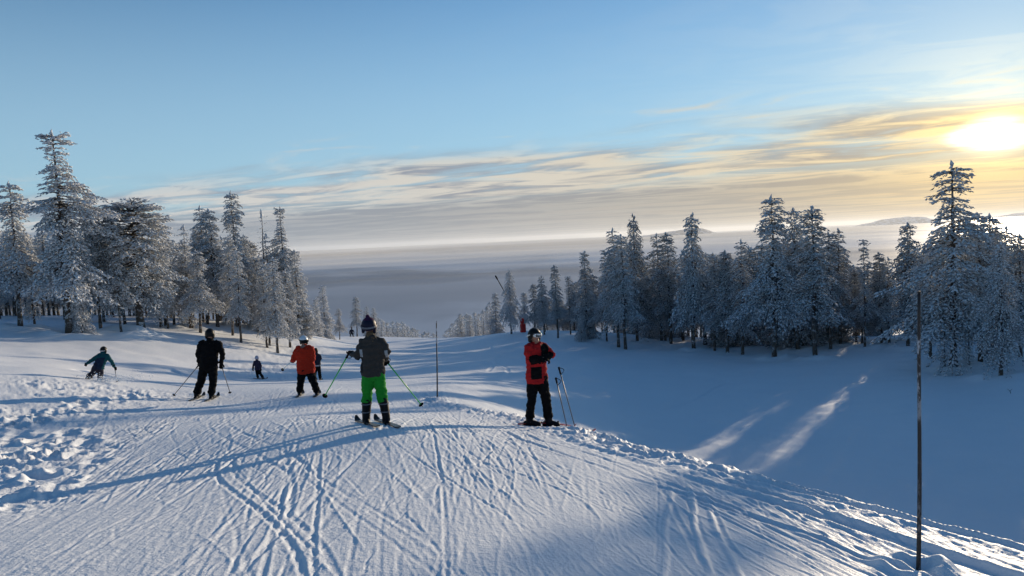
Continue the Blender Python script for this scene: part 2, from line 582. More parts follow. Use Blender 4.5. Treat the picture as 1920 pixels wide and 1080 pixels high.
def _lanes():
    out = []
    for u0, v0, u1, v1, off in ((905, 690, 922, 765, 0), (928, 690, 948, 770, 0), (812, 690, 800, 740, 0), (1370, 715, 1240, 775, 0)):
        a, b = _basin(u0, v0), _basin(u1, v1)
        out.append((a[0], a[1], b[0], b[1], .12, .035))
    return out


LANES = _lanes()
HOLES = _holes()
MOUNDS, WELLS = [], []
WELL_PX = [(130, 630), (38, 617), (265, 624), (228, 627), (358, 619), (449, 613), (1101, 637), (1138, 641), (1195, 643), (1241, 644), (1301, 656), (1452, 671), (1496, 656),
           (1529, 673), (1577, 648), (1621, 653), (1703, 652), (1788, 692), (1838, 682), (1877, 711)]


def _wells():
    for u, v in WELL_PX:
        d = ray(u, v)
        d = d / d[1]
        ys = np.exp(np.linspace(math.log(20.0), math.log(140.0), 900))
        P = EYE[None, :] + d[None, :] * ys[:, None]
        h = P[:, 2] - base_z(P[:, 0], P[:, 1])
        if (h < 0).any():
            p = P[int(np.argmax(h < 0))]
            WELLS.append((p[0], p[1]))
    for u, v in ((1722, 1074), (820, 751)):
        d = ray(u, v)
        d = d / d[1]
        ys = np.exp(np.linspace(math.log(3.0), math.log(40.0), 900))
        P = EYE[None, :] + d[None, :] * ys[:, None]
        h = P[:, 2] - base_z(P[:, 0], P[:, 1])
        p = P[int(np.argmax(h < 0))]
        MOUNDS.append((p[0], p[1]))


_wells()


carve()


def ground_z(x, y):
    x = np.atleast_1d(np.asarray(x, float))
    y = np.atleast_1d(np.asarray(y, float))
    return base_z(x, y) + relief(x, y)


def hit(u, v, dmax=400.0):
    """Where the sight line through a photograph pixel first meets the snow."""
    d = ray(u, v)
    d = d / d[1]
    ys = np.exp(np.linspace(math.log(3.0), math.log(dmax), 1500))
    P = EYE[None, :] + d[None, :] * ys[:, None]
    h = P[:, 2] - base_z(P[:, 0], P[:, 1])
    i = int(np.argmax(h < 0)) if (h < 0).any() else len(h) - 1
    p = P[i]
    return np.array([p[0], p[1], float(ground_z(p[0], p[1])[0])])


def on_ground(u, y):
    """Point of the snow at depth y under photograph column u."""
    x = 0.0
    z = -2.0
    for _ in range(6):
        x = (u - 960) / FPX * y * 1.0
        for _k in range(4):
            uu, _v = project((x, y, z))
            x += (u - uu) / FPX * y
        z = float(ground_z(x, y)[0])
    return np.array([x, y, z])


def new_mesh(name, verts, faces, mats=(), smooth=True):
    me = bpy.data.meshes.new(name)
    V = np.asarray(verts, np.float32)
    Fa = np.asarray(faces, np.int32)
    me.vertices.add(len(V))
    me.vertices.foreach_set('co', V.ravel())
    k = Fa.shape[1]
    me.loops.add(Fa.size)
    me.loops.foreach_set('vertex_index', Fa.ravel())
    me.polygons.add(len(Fa))
    me.polygons.foreach_set('loop_start', np.arange(0, Fa.size, k, dtype=np.int32))
    me.polygons.foreach_set('use_smooth', np.full(len(Fa), smooth))
    for m in mats:
        me.materials.append(m)
    me.update(calc_edges=True)
    me.validate()
    return me


def link(name, me, parent=None, loc=None):
    o = bpy.data.objects.new(name, me)
    COL.objects.link(o)
    if parent is not None:
        o.parent = parent
    if loc is not None:
        o.location = loc
    return o


def props(o, label=None, cat=None, group=None, kind=None):
    for k, v in (('label', label), ('category', cat), ('group', group), ('kind', kind)):
        if v:
            o[k] = v
    return o


def thing(name, label, cat, loc=(0, 0, 0), group=None):
    o = bpy.data.objects.new(name, None)
    o.empty_display_size = 0.2
    COL.objects.link(o)
    o.location = loc
    return props(o, label, cat, group)


# ------------------------------------------------------------------ materials
def mat(name):
    m = bpy.data.materials.new(name)
    m.use_nodes = True
    nt = NT(m.node_tree)
    b = nt.n['Principled BSDF']
    return m, nt, b


def simple(name, col, rough=0.7, var=0.15, scale=20.0, bump=0.0, bscale=60.0, metallic=0.0, spec=0.3):
    m, nt, b = mat(name)
    tc = nt.node('ShaderNodeTexCoord').outputs['Object']
    n = nt.noise(tc, scale, 3.0)
    lo = tuple(c * (1 - var) for c in col)
    hi = tuple(min(1, c * (1 + var)) for c in col)
    nt.l.new(nt.mix(n, c4(*lo), c4(*hi)), b.inputs['Base Color'])
    b.inputs['Roughness'].default_value = rough
    b.inputs['Metallic'].default_value = metallic
    b.inputs['Specular IOR Level'].default_value = spec
    if bump:
        bp = nt.node('ShaderNodeBump')
        bp.inputs['Strength'].default_value = bump
        bp.inputs['Distance'].default_value = 0.01
        nt.l.new(nt.noise(tc, bscale, 4.0), bp.inputs['Height'])
        nt.l.new(bp.outputs[0], b.inputs['Normal'])
    return m


def snow_material():
    m, nt, b = mat('snow')
    tc = nt.node('ShaderNodeNewGeometry').outputs['Position']
    n = nt.noise(tc, 0.6, 4.0)
    nt.l.new(nt.mix(n, c4(.80, .83, .87), c4(.87, .885, .91)), b.inputs['Base Color'])
    b.inputs['Roughness'].default_value = 0.55
    b.inputs['Specular IOR Level'].default_value = 0.06
    bp = nt.node('ShaderNodeBump')
    bp.inputs['Strength'].default_value = 0.85
    bp.inputs['Distance'].default_value = 0.012
    sx, sy, sz = nt.sep(tc)
    run = nt.xyz(nt.m('MULTIPLY', nt.m('ADD', sx, nt.m('MULTIPLY', sy, .17)), 26.0), nt.m('MULTIPLY', sy, 2.6), 0.0)
    h = nt.m('ADD', nt.m('MULTIPLY', nt.noise(run, 1.0, 3.0, .65), .45), nt.m('MULTIPLY', nt.noise(tc, 45, 3.0, .6), .55))
    h = nt.m('ADD', h, nt.m('MULTIPLY', nt.noise(tc, 11, 3.0, .6), 1.0))
    nt.l.new(h, bp.inputs['Height'])
    nt.l.new(bp.outputs[0], b.inputs['Normal'])
    return m


SNOW = snow_material()


def build_ground():
    # angular columns: fine across the view, coarse behind
    fine = np.r_[np.linspace(R(-50), R(-37.5), 60), np.linspace(R(-37.4), R(37.4), 1000), np.linspace(R(37.5), R(50), 60)]
    rest = np.linspace(R(50), R(310), 90)[1:-1]
    az = np.r_[fine, rest]
    rr = [0.3, 0.8, 1.4, 2.0, 2.4, 2.8]
    while rr[-1] < 60000:
        d = rr[-1]
        st = min(0.0005 * d * d * (1 if d > 4 else 1.2), 0.009 * d) if d < 130 else min(0.05 * d, 0.0001 * d * d)
        rr.append(d + st)
    rr = np.array(rr)
    nA, nR = len(az), len(rr)
    Rg, Ag = np.meshgrid(rr, az, indexing='ij')
    x, y = (Rg * np.sin(Ag)).ravel(), (Rg * np.cos(Ag)).ravel()
    z = ground_z(x, y)
    V = np.c_[x, y, z]
    V = np.r_[V, [[0, 0, float(ground_z(0.01, 0.01)[0])]]]
    i, j = np.meshgrid(np.arange(nR - 1), np.arange(nA), indexing='ij')
    j2 = (j + 1) % nA
    a = (i * nA + j).ravel()
    b_ = (i * nA + j2).ravel()
    c = ((i + 1) * nA + j2).ravel()
    d = ((i + 1) * nA + j).ravel()
    F = np.c_[a, d, c, b_]
    me = new_mesh('snow_slope', V, F, (SNOW,))
    o = link('snow_ground', me)
    props(o, kind='structure')
    print('ground', len(V), len(F), 'rows', nR)


build_ground()


# ------------------------------------------------------------------ sea of fog in the valley, far hills, air
def build_fog():
    m, nt, b = mat('valley_fog')
    pos = nt.node('ShaderNodeNewGeometry').outputs['Position']
    x, y, z = nt.sep(pos)
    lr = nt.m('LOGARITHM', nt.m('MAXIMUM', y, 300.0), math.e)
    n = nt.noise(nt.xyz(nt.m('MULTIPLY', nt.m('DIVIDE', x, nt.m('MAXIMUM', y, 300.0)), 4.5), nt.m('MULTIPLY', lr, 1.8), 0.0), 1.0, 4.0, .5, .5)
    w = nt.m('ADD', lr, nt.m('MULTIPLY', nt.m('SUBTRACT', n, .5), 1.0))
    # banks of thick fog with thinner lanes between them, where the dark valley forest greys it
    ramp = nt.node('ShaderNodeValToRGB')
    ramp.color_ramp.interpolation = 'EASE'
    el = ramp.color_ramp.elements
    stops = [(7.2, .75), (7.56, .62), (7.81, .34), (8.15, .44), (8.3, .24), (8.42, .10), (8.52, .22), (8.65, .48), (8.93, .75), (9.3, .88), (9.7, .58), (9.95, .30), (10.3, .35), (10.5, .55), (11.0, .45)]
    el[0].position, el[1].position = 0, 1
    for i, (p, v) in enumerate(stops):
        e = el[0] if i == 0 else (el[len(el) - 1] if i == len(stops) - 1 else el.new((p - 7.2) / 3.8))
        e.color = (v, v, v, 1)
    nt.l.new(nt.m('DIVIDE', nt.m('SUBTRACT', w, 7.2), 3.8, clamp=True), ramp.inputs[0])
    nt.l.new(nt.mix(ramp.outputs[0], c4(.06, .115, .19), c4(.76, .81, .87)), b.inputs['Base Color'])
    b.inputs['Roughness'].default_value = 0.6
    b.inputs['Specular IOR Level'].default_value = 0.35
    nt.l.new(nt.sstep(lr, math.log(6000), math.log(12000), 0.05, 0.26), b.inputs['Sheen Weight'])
    b.inputs['Sheen Tint'].default_value = (1.0, .80, .50, 1)
    b.inputs['Sheen Roughness'].default_value = 0.6
    az = np.linspace(R(-70), R(70), 420)
    rr = [420.0]
    while rr[-1] < 70000:
        rr.append(rr[-1] * 1.011)
    rr = np.array(rr)
    Rg, Ag = np.meshgrid(rr, az, indexing='ij')
    x, y = (Rg * np.sin(Ag)).ravel(), (Rg * np.cos(Ag)).ravel()
    r = Rg.ravel()
    lr, aa = np.log(r), np.arctan2(x, y)
    zz = FOG_Z + r * .0036 * sst(r, 1500, 6000) * fbm(aa * 2.0, lr * 4.0, 3, 301, .4) + .0022 * np.maximum(r - 6000, 0)
    V = np.c_[x, y, zz]
    nA = len(az)
    i, j = np.meshgrid(np.arange(len(rr) - 1), np.arange(nA - 1), indexing='ij')
    a = (i * nA + j).ravel()
    F = np.c_[a, a + nA, a + nA + 1, a + 1]
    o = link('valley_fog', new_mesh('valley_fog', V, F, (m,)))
    props(o, kind='stuff')


FOG_Z = -185.0
build_fog()


def hill(u0, u1, utop, vtop, dist, seed, depth=1500, snow=0.35, name='distant_hill'):
    """A forested hill that stands out of the fog between two photograph columns."""
    a, b = at_depth(u0, 450, dist), at_depth(u1, 430, dist)
    t = at_depth(utop, vtop, dist)
    n, k = 90, 24
    s = np.linspace(0, 1, n)
    X = a[0] + (b[0] - a[0]) * s
    st = (t[0] - a[0]) / (b[0] - a[0])
    prof = np.where(s < st, sst(s, 0, st), sst(-s, -1, -st)) ** 0.8
    prof = prof * (1 + 0.16 * fbm(s * 5, s * 0 + seed, 3, seed))
    q = np.linspace(-1, 1, k)
    base = FOG_Z - 90
    S, Q = np.meshgrid(np.arange(n), q, indexing='ij')
    Z = base + (t[2] - base) * prof[S] * (1 - Q ** 2) ** 0.8
    Xg = X[S] + Q * 300
    Yg = dist + Q * depth
    Z = Z + 20 * fbm(Xg * .002, Yg * .002, 3, seed + 5) * (1 - Q ** 2)
    V = np.c_[Xg.ravel(), Yg.ravel(), Z.ravel()]
    i, j = np.meshgrid(np.arange(n - 1), np.arange(k - 1), indexing='ij')
    c = (i * k + j).ravel()
    F = np.c_[c, c + k, c + k + 1, c + 1]
    m, nt, bs = mat(name)
    pos = nt.node('ShaderNodeNewGeometry').outputs['Position']
    nn = nt.noise(pos, .004, 4.0, .6)
    nt.l.new(nt.mix(nt.sstep(nn, .40, .62), c4(.05, .065, .08), c4(.05 + .6 * snow, .065 + .6 * snow, .08 + .62 * snow)), bs.inputs['Base Color'])
    bs.inputs['Roughness'].default_value = 0.9
    o = link(name, new_mesh(name, V, F, (m,)))
    props(o, kind='structure')


hill(1130, 1365, 1310, 428, 36000, 7, snow=.7)
hill(1560, 1800, 1700, 406, 42000, 9, snow=.8)
hill(1740, 2350, 2000, 391, 48000, 13, snow=.8)


def build_haze():
    bm = bmesh.new()
    bmesh.ops.create_cube(bm, size=1.0)
    me = bpy.data.meshes.new('haze')
    bm.to_mesh(me)
    bm.free()
    m = bpy.data.materials.new('haze')
    m.use_nodes = True
    nt = NT(m.node_tree)
    nt.n.clear()
    out = nt.node('ShaderNodeOutputMaterial')
    v = nt.node('ShaderNodeVolumePrincipled')
    v.inputs['Color'].default_value = (.86, .90, .96, 1)
    v.inputs['Density'].default_value = HAZE
    v.inputs['Anisotropy'].default_value = 0.35
    nt.l.new(v.outputs[0], out.inputs['Volume'])
    me.materials.append(m)
    o = link('haze', me)
    lo, hi = -1316.0, 440.0
    o.scale = (200000, 200000, hi - lo)
    o.location = (0, 0, (hi + lo) / 2)
    props(o, kind='stuff')


HAZE = 1.2e-5
if HAZE:
    build_haze()


# ------------------------------------------------------------------ trees
def foliage_material():
    m, nt, b = mat('frosted_needles')
    geo = nt.node('ShaderNodeNewGeometry')
    oi = nt.node('ShaderNodeObjectInfo')
    tc = nt.node('ShaderNodeTexCoord').outputs['Object']
    nz = nt.sep(geo.outputs['Normal'])[2]
    n = nt.noise(tc, 1.1, 3.0, .6)
    n2 = nt.noise(tc, 7.0, 2.0, .6)
    f = nt.m('ADD', nt.m('MULTIPLY', nz, 0.55), nt.m('ADD', nt.m('MULTIPLY', nt.m('SUBTRACT', n, .5), 1.5), nt.m('MULTIPLY', nt.m('SUBTRACT', n2, .5), .6)))
    f = nt.m('ADD', f, nt.m('MULTIPLY', nt.m('SUBTRACT', oi.outputs['Random'], .5), .35))
    f = nt.m('ADD', f, nt.m('MULTIPLY', nt.m('SUBTRACT', nt.sep(oi.outputs['Color'])[0], .5), .7))      # rime amount, set paler left and darker right for the backlight
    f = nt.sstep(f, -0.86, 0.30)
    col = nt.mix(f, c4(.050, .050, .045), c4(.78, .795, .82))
    nt.l.new(col, b.inputs['Base Color'])
    b.inputs['Roughness'].default_value = 0.8
    b.inputs['Specular IOR Level'].default_value = 0.1
    tr = nt.node('ShaderNodeBsdfTranslucent')
    nt.l.new(col, tr.inputs[0])
    mx = nt.node('ShaderNodeMixShader')
    mx.inputs[0].default_value = 0.22
    nt.l.new(b.outputs[0], mx.inputs[1])
    nt.l.new(tr.outputs[0], mx.inputs[2])
    nt.l.new(mx.outputs[0], nt.n['Material Output'].inputs[0])
    return m


def bark_material():
    m, nt, b = mat('bark')
    tc = nt.node('ShaderNodeTexCoord').outputs['Object']
    n = nt.noise(nt.vm('MULTIPLY', tc, (6, 6, 1.2)), 2.2, 4.0, .65)
    n2 = nt.noise(tc, 3.0, 4.0, .7)
    col = nt.mix(n, c4(.030, .024, .020), c4(.115, .085, .065))
    col = nt.mix(nt.sstep(n2, .50, .66), col, c4(.55, .57, .60))
    nt.l.new(col, b.inputs['Base Color'])
    b.inputs['Roughness'].default_value = 0.9
    bp = nt.node('ShaderNodeBump')
    bp.inputs['Strength'].default_value = 0.7
    bp.inputs['Distance'].default_value = 0.03
    nt.l.new(n, bp.inputs['Height'])
    nt.l.new(bp.outputs[0], b.inputs['Normal'])
    return m


NEEDLES, BARK = foliage_material(), bark_material()
_OV = np.array([[1, 0, 0], [-1, 0, 0], [0, 1, 0], [0, -1, 0], [0, 0, 1], [0, 0, -1]], float)
_OF = np.array([[0, 2, 4], [2, 1, 4], [1, 3, 4], [3, 0, 4], [2, 0, 5], [1, 2, 5], [3, 1, 5], [0, 3, 5]])


def clump_mesh(P, D, S, rng):
    """Rime-laden twigs: irregular little bodies at P, along D, with sizes S (n,3)."""
    n = len(P)
    D = D / np.maximum(np.linalg.norm(D, axis=1, keepdims=True), 1e-6)
    up = np.array([0, 0, 1.0]) + rng.normal(0, .35, (n, 3))
    side = np.cross(D, up)
    side /= np.maximum(np.linalg.norm(side, axis=1, keepdims=True), 1e-6)
    top = np.cross(side, D)
    B = np.stack([D, side, top], 1)                                   # n,3,3
    L = _OV[None] * S[:, None, :] * rng.uniform(.55, 1.35, (n, 6, 1))
    L = L + rng.normal(0, .22, (n, 6, 3)) * S[:, None, :]
    V = np.einsum('nij,njk->nik', L, B) + P[:, None, :]
    F = _OF[None] + (np.arange(n) * 6)[:, None, None]
    return V.reshape(-1, 3), F.reshape(-1, 3)


def tube_tris(path, rad, k):
    """Open tapered tube along a path as triangles."""
    path = np.asarray(path, float)
    n = len(path)
    T = np.gradient(path, axis=0)
    T /= np.maximum(np.linalg.norm(T, axis=1, keepdims=True), 1e-9)
    ref = np.where(np.abs(T[:, 2:3]) > .9, [[1.0, 0, 0]], [[0, 0, 1.0]])
    A = np.cross(T, ref)
    A /= np.linalg.norm(A, axis=1, keepdims=True)
    Bv = np.cross(T, A)
    th = np.arange(k) * 2 * np.pi / k
    V = path[:, None, :] + np.asarray(rad)[:, None, None] * (A[:, None, :] * np.cos(th)[None, :, None] + Bv[:, None, :] * np.sin(th)[None, :, None])
    F = []
    for i in range(n - 1):
        for j in range(k):
            a, b, c, d = i * k + j, i * k + (j + 1) % k, (i + 1) * k + (j + 1) % k, (i + 1) * k + j
            F += [(a, b, c), (a, c, d)]
    return V.reshape(-1, 3), np.array(F)


def conifer(seed, H=10.0, Rmax=1.6, z0=0.12, prof=None, dz=0.33, nb=6, up_top=35, down_low=-25, sag=.25, size=1.0, trunk_r=.13,
            fill=1.0, twigs=True, inner=0.24, lop=0.0, bare=14, bend=.22, ragged=.35, skip=0.0, rough=.8):
    rng = np.random.default_rng(seed)
    if prof is None:
        prof = lambda t: (1 - t) ** 0.8
    n = 14
    tz = np.linspace(0, 1, n)
    bx = bend * np.cumsum(rng.normal(0, .35, n)) * .3
    by = bend * np.cumsum(rng.normal(0, .35, n)) * .3
    tp = np.c_[bx - bx[0], by - by[0], tz * H - 0.35 * (tz == 0)]
    tr = trunk_r * ((1 - tz) ** 0.8 * .92 + .05)
    tr[0] *= 1.25
    axis = lambda z: np.array([np.interp(z, tp[:, 2], tp[:, 0]), np.interp(z, tp[:, 2], tp[:, 1]), z])
    TV, TF = [], []

    def addt(v, f):
        TF.append(f + sum(len(q) for q in TV))
        TV.append(v)
    addt(*tube_tris(tp, tr, 9))
    P, D, S = [], [], []
    lopaz = 0.0
    z = z0 * H
    while z < H * .975:
        t = (z - z0 * H) / (H - z0 * H)
        k = max(3, int(round(nb * (1 - .35 * t) + rng.normal(0, .8))))
        a0 = rng.uniform(0, 6.28)
        for q in range(k):
            if rng.random() < skip * (1 - t):
                continue
            a = a0 + q * 6.283 / k + rng.normal(0, .25)
            L = Rmax * prof(t) * rng.uniform(1 - ragged, 1 + ragged * .5) * (1 + lop * math.cos(a - lopaz))
            gx = float(pnoise(np.array([math.cos(a) * 1.1 + seed * 7.3]), np.array([math.sin(a) * 1.1 + z * .75]), seed)[0])
            L *= 1 + 1.0 * gx * rough
            if gx < -.38 and rng.random() < .8 * rough:
                continue
            L = max(L, .16, .26 * Rmax * (t > .86))
            pit = R(down_low + (up_top - down_low) * t ** 1.3 + rng.normal(0, 7))
            b0 = axis(z + rng.normal(0, .08))
            hd = np.array([math.cos(a), math.sin(a), 0])
            st = .125 * size
            ns = max(2, int(L / st))
            s = (np.arange(ns) + .8) / ns * L
            bz = s * math.sin(pit) - sag * L * (s / L) ** 2 + .10 * sag * L * (s / L) ** 6
            pts = b0 + hd * (s * math.cos(pit))[:, None] + np.c_[np.zeros(ns), np.zeros(ns), bz]
            tan = np.gradient(np.r_[[b0], pts], axis=0)[1:]
            if L > .5:
                kk = np.linspace(0, ns - 1, min(4, ns)).astype(int)
                path = np.r_[[b0], pts[kk]]
                addt(*tube_tris(path, np.linspace(.028, .006, len(path)) * (trunk_r / .13) * min(1.2, .5 + L / 2), 3))
            keep = (s / L > inner * rng.uniform(.5, 1.5)) & (rng.random(ns) < fill)
            P.append(pts[keep] + rng.normal(0, .03, (keep.sum(), 3)))
            D.append(tan[keep])
            w = size * rng.uniform(.7, 1.25, (keep.sum(), 1))
            S.append(np.array([[.125, .058, .044]]) * w)
            if twigs:
                for i in np.nonzero(s / L > max(.18, inner))[0]:
                    for sd in (-1, 1):
                        if rng.random() > fill * .95:
                            continue
                        l2 = (.34 * (L - s[i]) + .20) * rng.uniform(.6, 1.2)
                        m2 = max(1, int(l2 / (.115 * size)))
                        aa = a + sd * R(rng.uniform(38, 70))
                        h2 = np.array([math.cos(aa), math.sin(aa), math.tan(pit) - 2 * sag * s[i] / L - rng.uniform(.0, .35)])
                        s2 = (np.arange(m2) + .8) / m2 * l2
                        p2 = pts[i] + h2 * s2[:, None]
                        p2[:, 2] -= .25 * s2 ** 2
                        P.append(p2 + rng.normal(0, .035, p2.shape))
                        D.append(np.repeat(h2[None], m2, 0) + rng.normal(0, .25, (m2, 3)))
                        S.append(np.array([[.115, .046, .034]]) * size * rng.uniform(.6, 1.25, (m2, 1)))
        z += dz * rng.uniform(.7, 1.35) * (1 - .35 * t)
    # dead lower branches
    for q in range(bare):
        zb = rng.uniform(.10, max(.2, z0 + .12)) * H
        a = rng.uniform(0, 6.28)
        L = rng.uniform(.3, 1.0) * Rmax * .6
        b0 = axis(zb)
        e = b0 + np.array([math.cos(a) * L, math.sin(a) * L, -rng.uniform(-.05, .35) * L])
        addt(*tube_tris([b0, (b0 + e) / 2 + [0, 0, .04], e], [.02, .013, .005], 3))
        m2 = int(L / .16)
        s = rng.random((m2, 1))
        P.append(b0 + (e - b0) * s + rng.normal(0, .03, (m2, 3)) + [0, 0, .02])
        D.append(np.repeat((e - b0)[None], m2, 0) + rng.normal(0, .2, (m2, 3)))
        S.append(np.array([[.10, .04, .03]]) * rng.uniform(.5, 1.2, (m2, 1)))
    tipn = 3
    P.append(axis(H * .97) + np.c_[rng.normal(0, .05, (tipn, 2)), np.linspace(-.1, .22, tipn)])
    D.append(np.repeat([[0, 0, 1.0]], tipn, 0))
    S.append(np.repeat([[.2, .11, .10]], tipn, 0))
    V, F = clump_mesh(np.concatenate(P), np.concatenate(D), np.concatenate(S), rng)
    crown = new_mesh('crown', V, F, (NEEDLES,), smooth=True)
    trunk = new_mesh('trunk', np.concatenate(TV), np.concatenate(TF), (BARK,))
    return trunk, crown, H


def _dome(t):
    return max(.42, 1 - (max(t - .55, 0) / .5) ** 2.6) * (.62 + .38 * min(1, t / .3))


def _pine(t):
    return max(.1, (1 - t ** 2.4)) * (.65 + .35 * math.sin(t * 9))


def build_protos():
    p = {}
    p['tallpine'] = conifer(1, 12, 2.5, .29, lambda t: (1 - t) ** .55 * (.75 + .25 * math.sin(t * 13 + 1)), .27, 7, 25, -20, .24, 1.15, .19, fill=.97, bend=.25, lop=.35, inner=.25)
    p['round'] = conifer(2, 9, 2.3, .30, _dome, .23, 9, 42, -24, .30, 1.15, .24, inner=.30, bare=10, bend=.3, rough=.45)
    p['slim'] = conifer(3, 10, 1.35, .28, lambda t: (1 - t) ** .5, .25, 6, 20, -30, .35, 1.05, .12)
    p['slim2'] = conifer(4, 10, 1.6, .34, lambda t: (1 - t) ** .5 * (.75 + .25 * math.sin(t * 17)), .27, 8, 25, -25, .3, 1.05, .13, ragged=.5)
    p['slim3'] = conifer(24, 10, 1.55, .34, lambda t: (1 - t) ** .42 * (.8 + .2 * math.sin(t * 11 + 2)), .27, 8, 15, -32, .4, 1.1, .13, ragged=.5)
    p['medium'] = conifer(5, 10, 2.15, .34, _pine, .28, 8, 25, -25, .35, 1.2, .15, ragged=.5, inner=.28)
    p['medium2'] = conifer(25, 10, 2.1, .36, lambda t: _pine(t * .97), .28, 8, 30, -28, .38, 1.2, .16, ragged=.55, inner=.28, lop=.15, bend=.3)
    p['droop'] = conifer(6, 10, 1.95, .33, lambda t: max(.28, 1 - t ** 1.7), .28, 6, 5, -38, .5, 1.15, .15, ragged=.45)
    p['droop2'] = conifer(26, 10, 2.0, .34, lambda t: max(.25, 1 - t ** 1.9) * (.8 + .2 * math.sin(t * 15)), .28, 8, 10, -35, .45, 1.2, .15, ragged=.5, lop=.15)
    p['open'] = conifer(7, 10, 1.8, .28, _pine, .36, 7, 35, -15, .3, 1.15, .12, ragged=.6, inner=.2, skip=.3, lop=.25)
    p['open2'] = conifer(27, 10, 1.7, .32, lambda t: _pine(t) * (.7 + .3 * math.sin(t * 13)), .36, 7, 25, -22, .3, 1.15, .12, ragged=.6, inner=.2, skip=.3, lop=.2)
    p['fir'] = conifer(8, 10.5, 3.2, .25, lambda t: (1 - t) ** .75 * (.84 + .16 * math.sin(t * 24)), .32, 7, 15, -14, .30, 1.25, .19, ragged=.5, inner=.22)
    p['spruce'] = conifer(9, 8, 1.6, .06, lambda t: (1 - t) ** .7, .25, 6, 20, -28, .3, 1.1, .12)
    p['snag'] = conifer(10, 9, .9, .22, lambda t: .9 - .6 * t, .40, 4, 20, -10, .15, .7, .10, twigs=False, fill=.75, ragged=.7, skip=.3)
    p['sparse'] = conifer(11, 8, .75, .10, lambda t: (1 - t) ** .5, .30, 5, 10, -20, .2, .8, .085, ragged=.5, fill=.8)
    p['young'] = conifer(12, 3.5, 1.0, .04, lambda t: (1 - t) ** .7, .22, 6, 30, -15, .3, .85, .06, bare=3)
    p['shrub'] = conifer(13, 2.4, 1.5, .03, lambda t: max(.3, 1 - t ** 2), .22, 7, 60, 10, .25, .8, .05, bare=2, ragged=.6)
    p['far'] = conifer(14, 9, 1.4, .05, lambda t: (1 - t) ** .75, .42, 5, 25, -25, .3, 1.7, .12, bare=0)
    p['far2'] = conifer(15, 9, 1.0, .05, lambda t: (1 - t) ** .6, .42, 5, 25, -25, .3, 1.7, .12, bare=0)
    print('proto tris', {k: len(v[1].polygons) for k, v in p.items()})
    return p


PROTO = build_protos()
_trng = random.Random(77)
RIME_AND_LIGHT = 0.95  # left forest: heavy rime, paler still to paint in its sky light
TREE_NAME = {'tallpine': 'pine_tree', 'round': 'pine_tree', 'medium': 'pine_tree', 'open': 'pine_tree', 'droop': 'pine_tree', 'droop2': 'pine_tree', 'medium2': 'pine_tree', 'open2': 'pine_tree', 'fir': 'fir_tree', 'snag': 'bare_tree',
             'young': 'young_spruce', 'shrub': 'frosted_shrub'}


def plant(kind, p, H, label, group=None, rot=None, wide=1.0, lean=0.0):
    tr, cr, h0 = PROTO[kind]
    nm = TREE_NAME.get(kind, 'spruce_tree')
    t = thing(nm, label, 'shrub' if kind == 'shrub' else 'tree', p, group)
    s = H / h0
    t.scale = (s * wide * 1.12, s * wide * 1.12, s)
    t.rotation_euler = (0, R(lean), rot if rot is not None else _trng.uniform(0, 6.28))
    link('trunk', tr, t)
    c = link('crown', cr, t)
    c.color = (RIME_AND_LIGHT, RIME_AND_LIGHT, RIME_AND_LIGHT, 1)
    return t


def tree_px(kind, u, vbase, vtop, label, depth=None, **kw):
    """A tree by the photograph: its foot (or column and depth, when the foot is out of sight) and its top."""
    p = hit(u, vbase) if depth is None else on_ground(u, depth)
    if p[1] > 100 and depth is None:
        print('MISS', u, vbase, label)
        p = on_ground(u, 62)
    # height whose top reaches the row vtop
    lo, hi = 0.3, 30.0
    for _ in range(30):
        m = (lo + hi) / 2
        if project((p[0], p[1], p[2] + m))[1] > vtop:
            lo = m
        else:
            hi = m
    return plant(kind, p, lo, label, **kw)


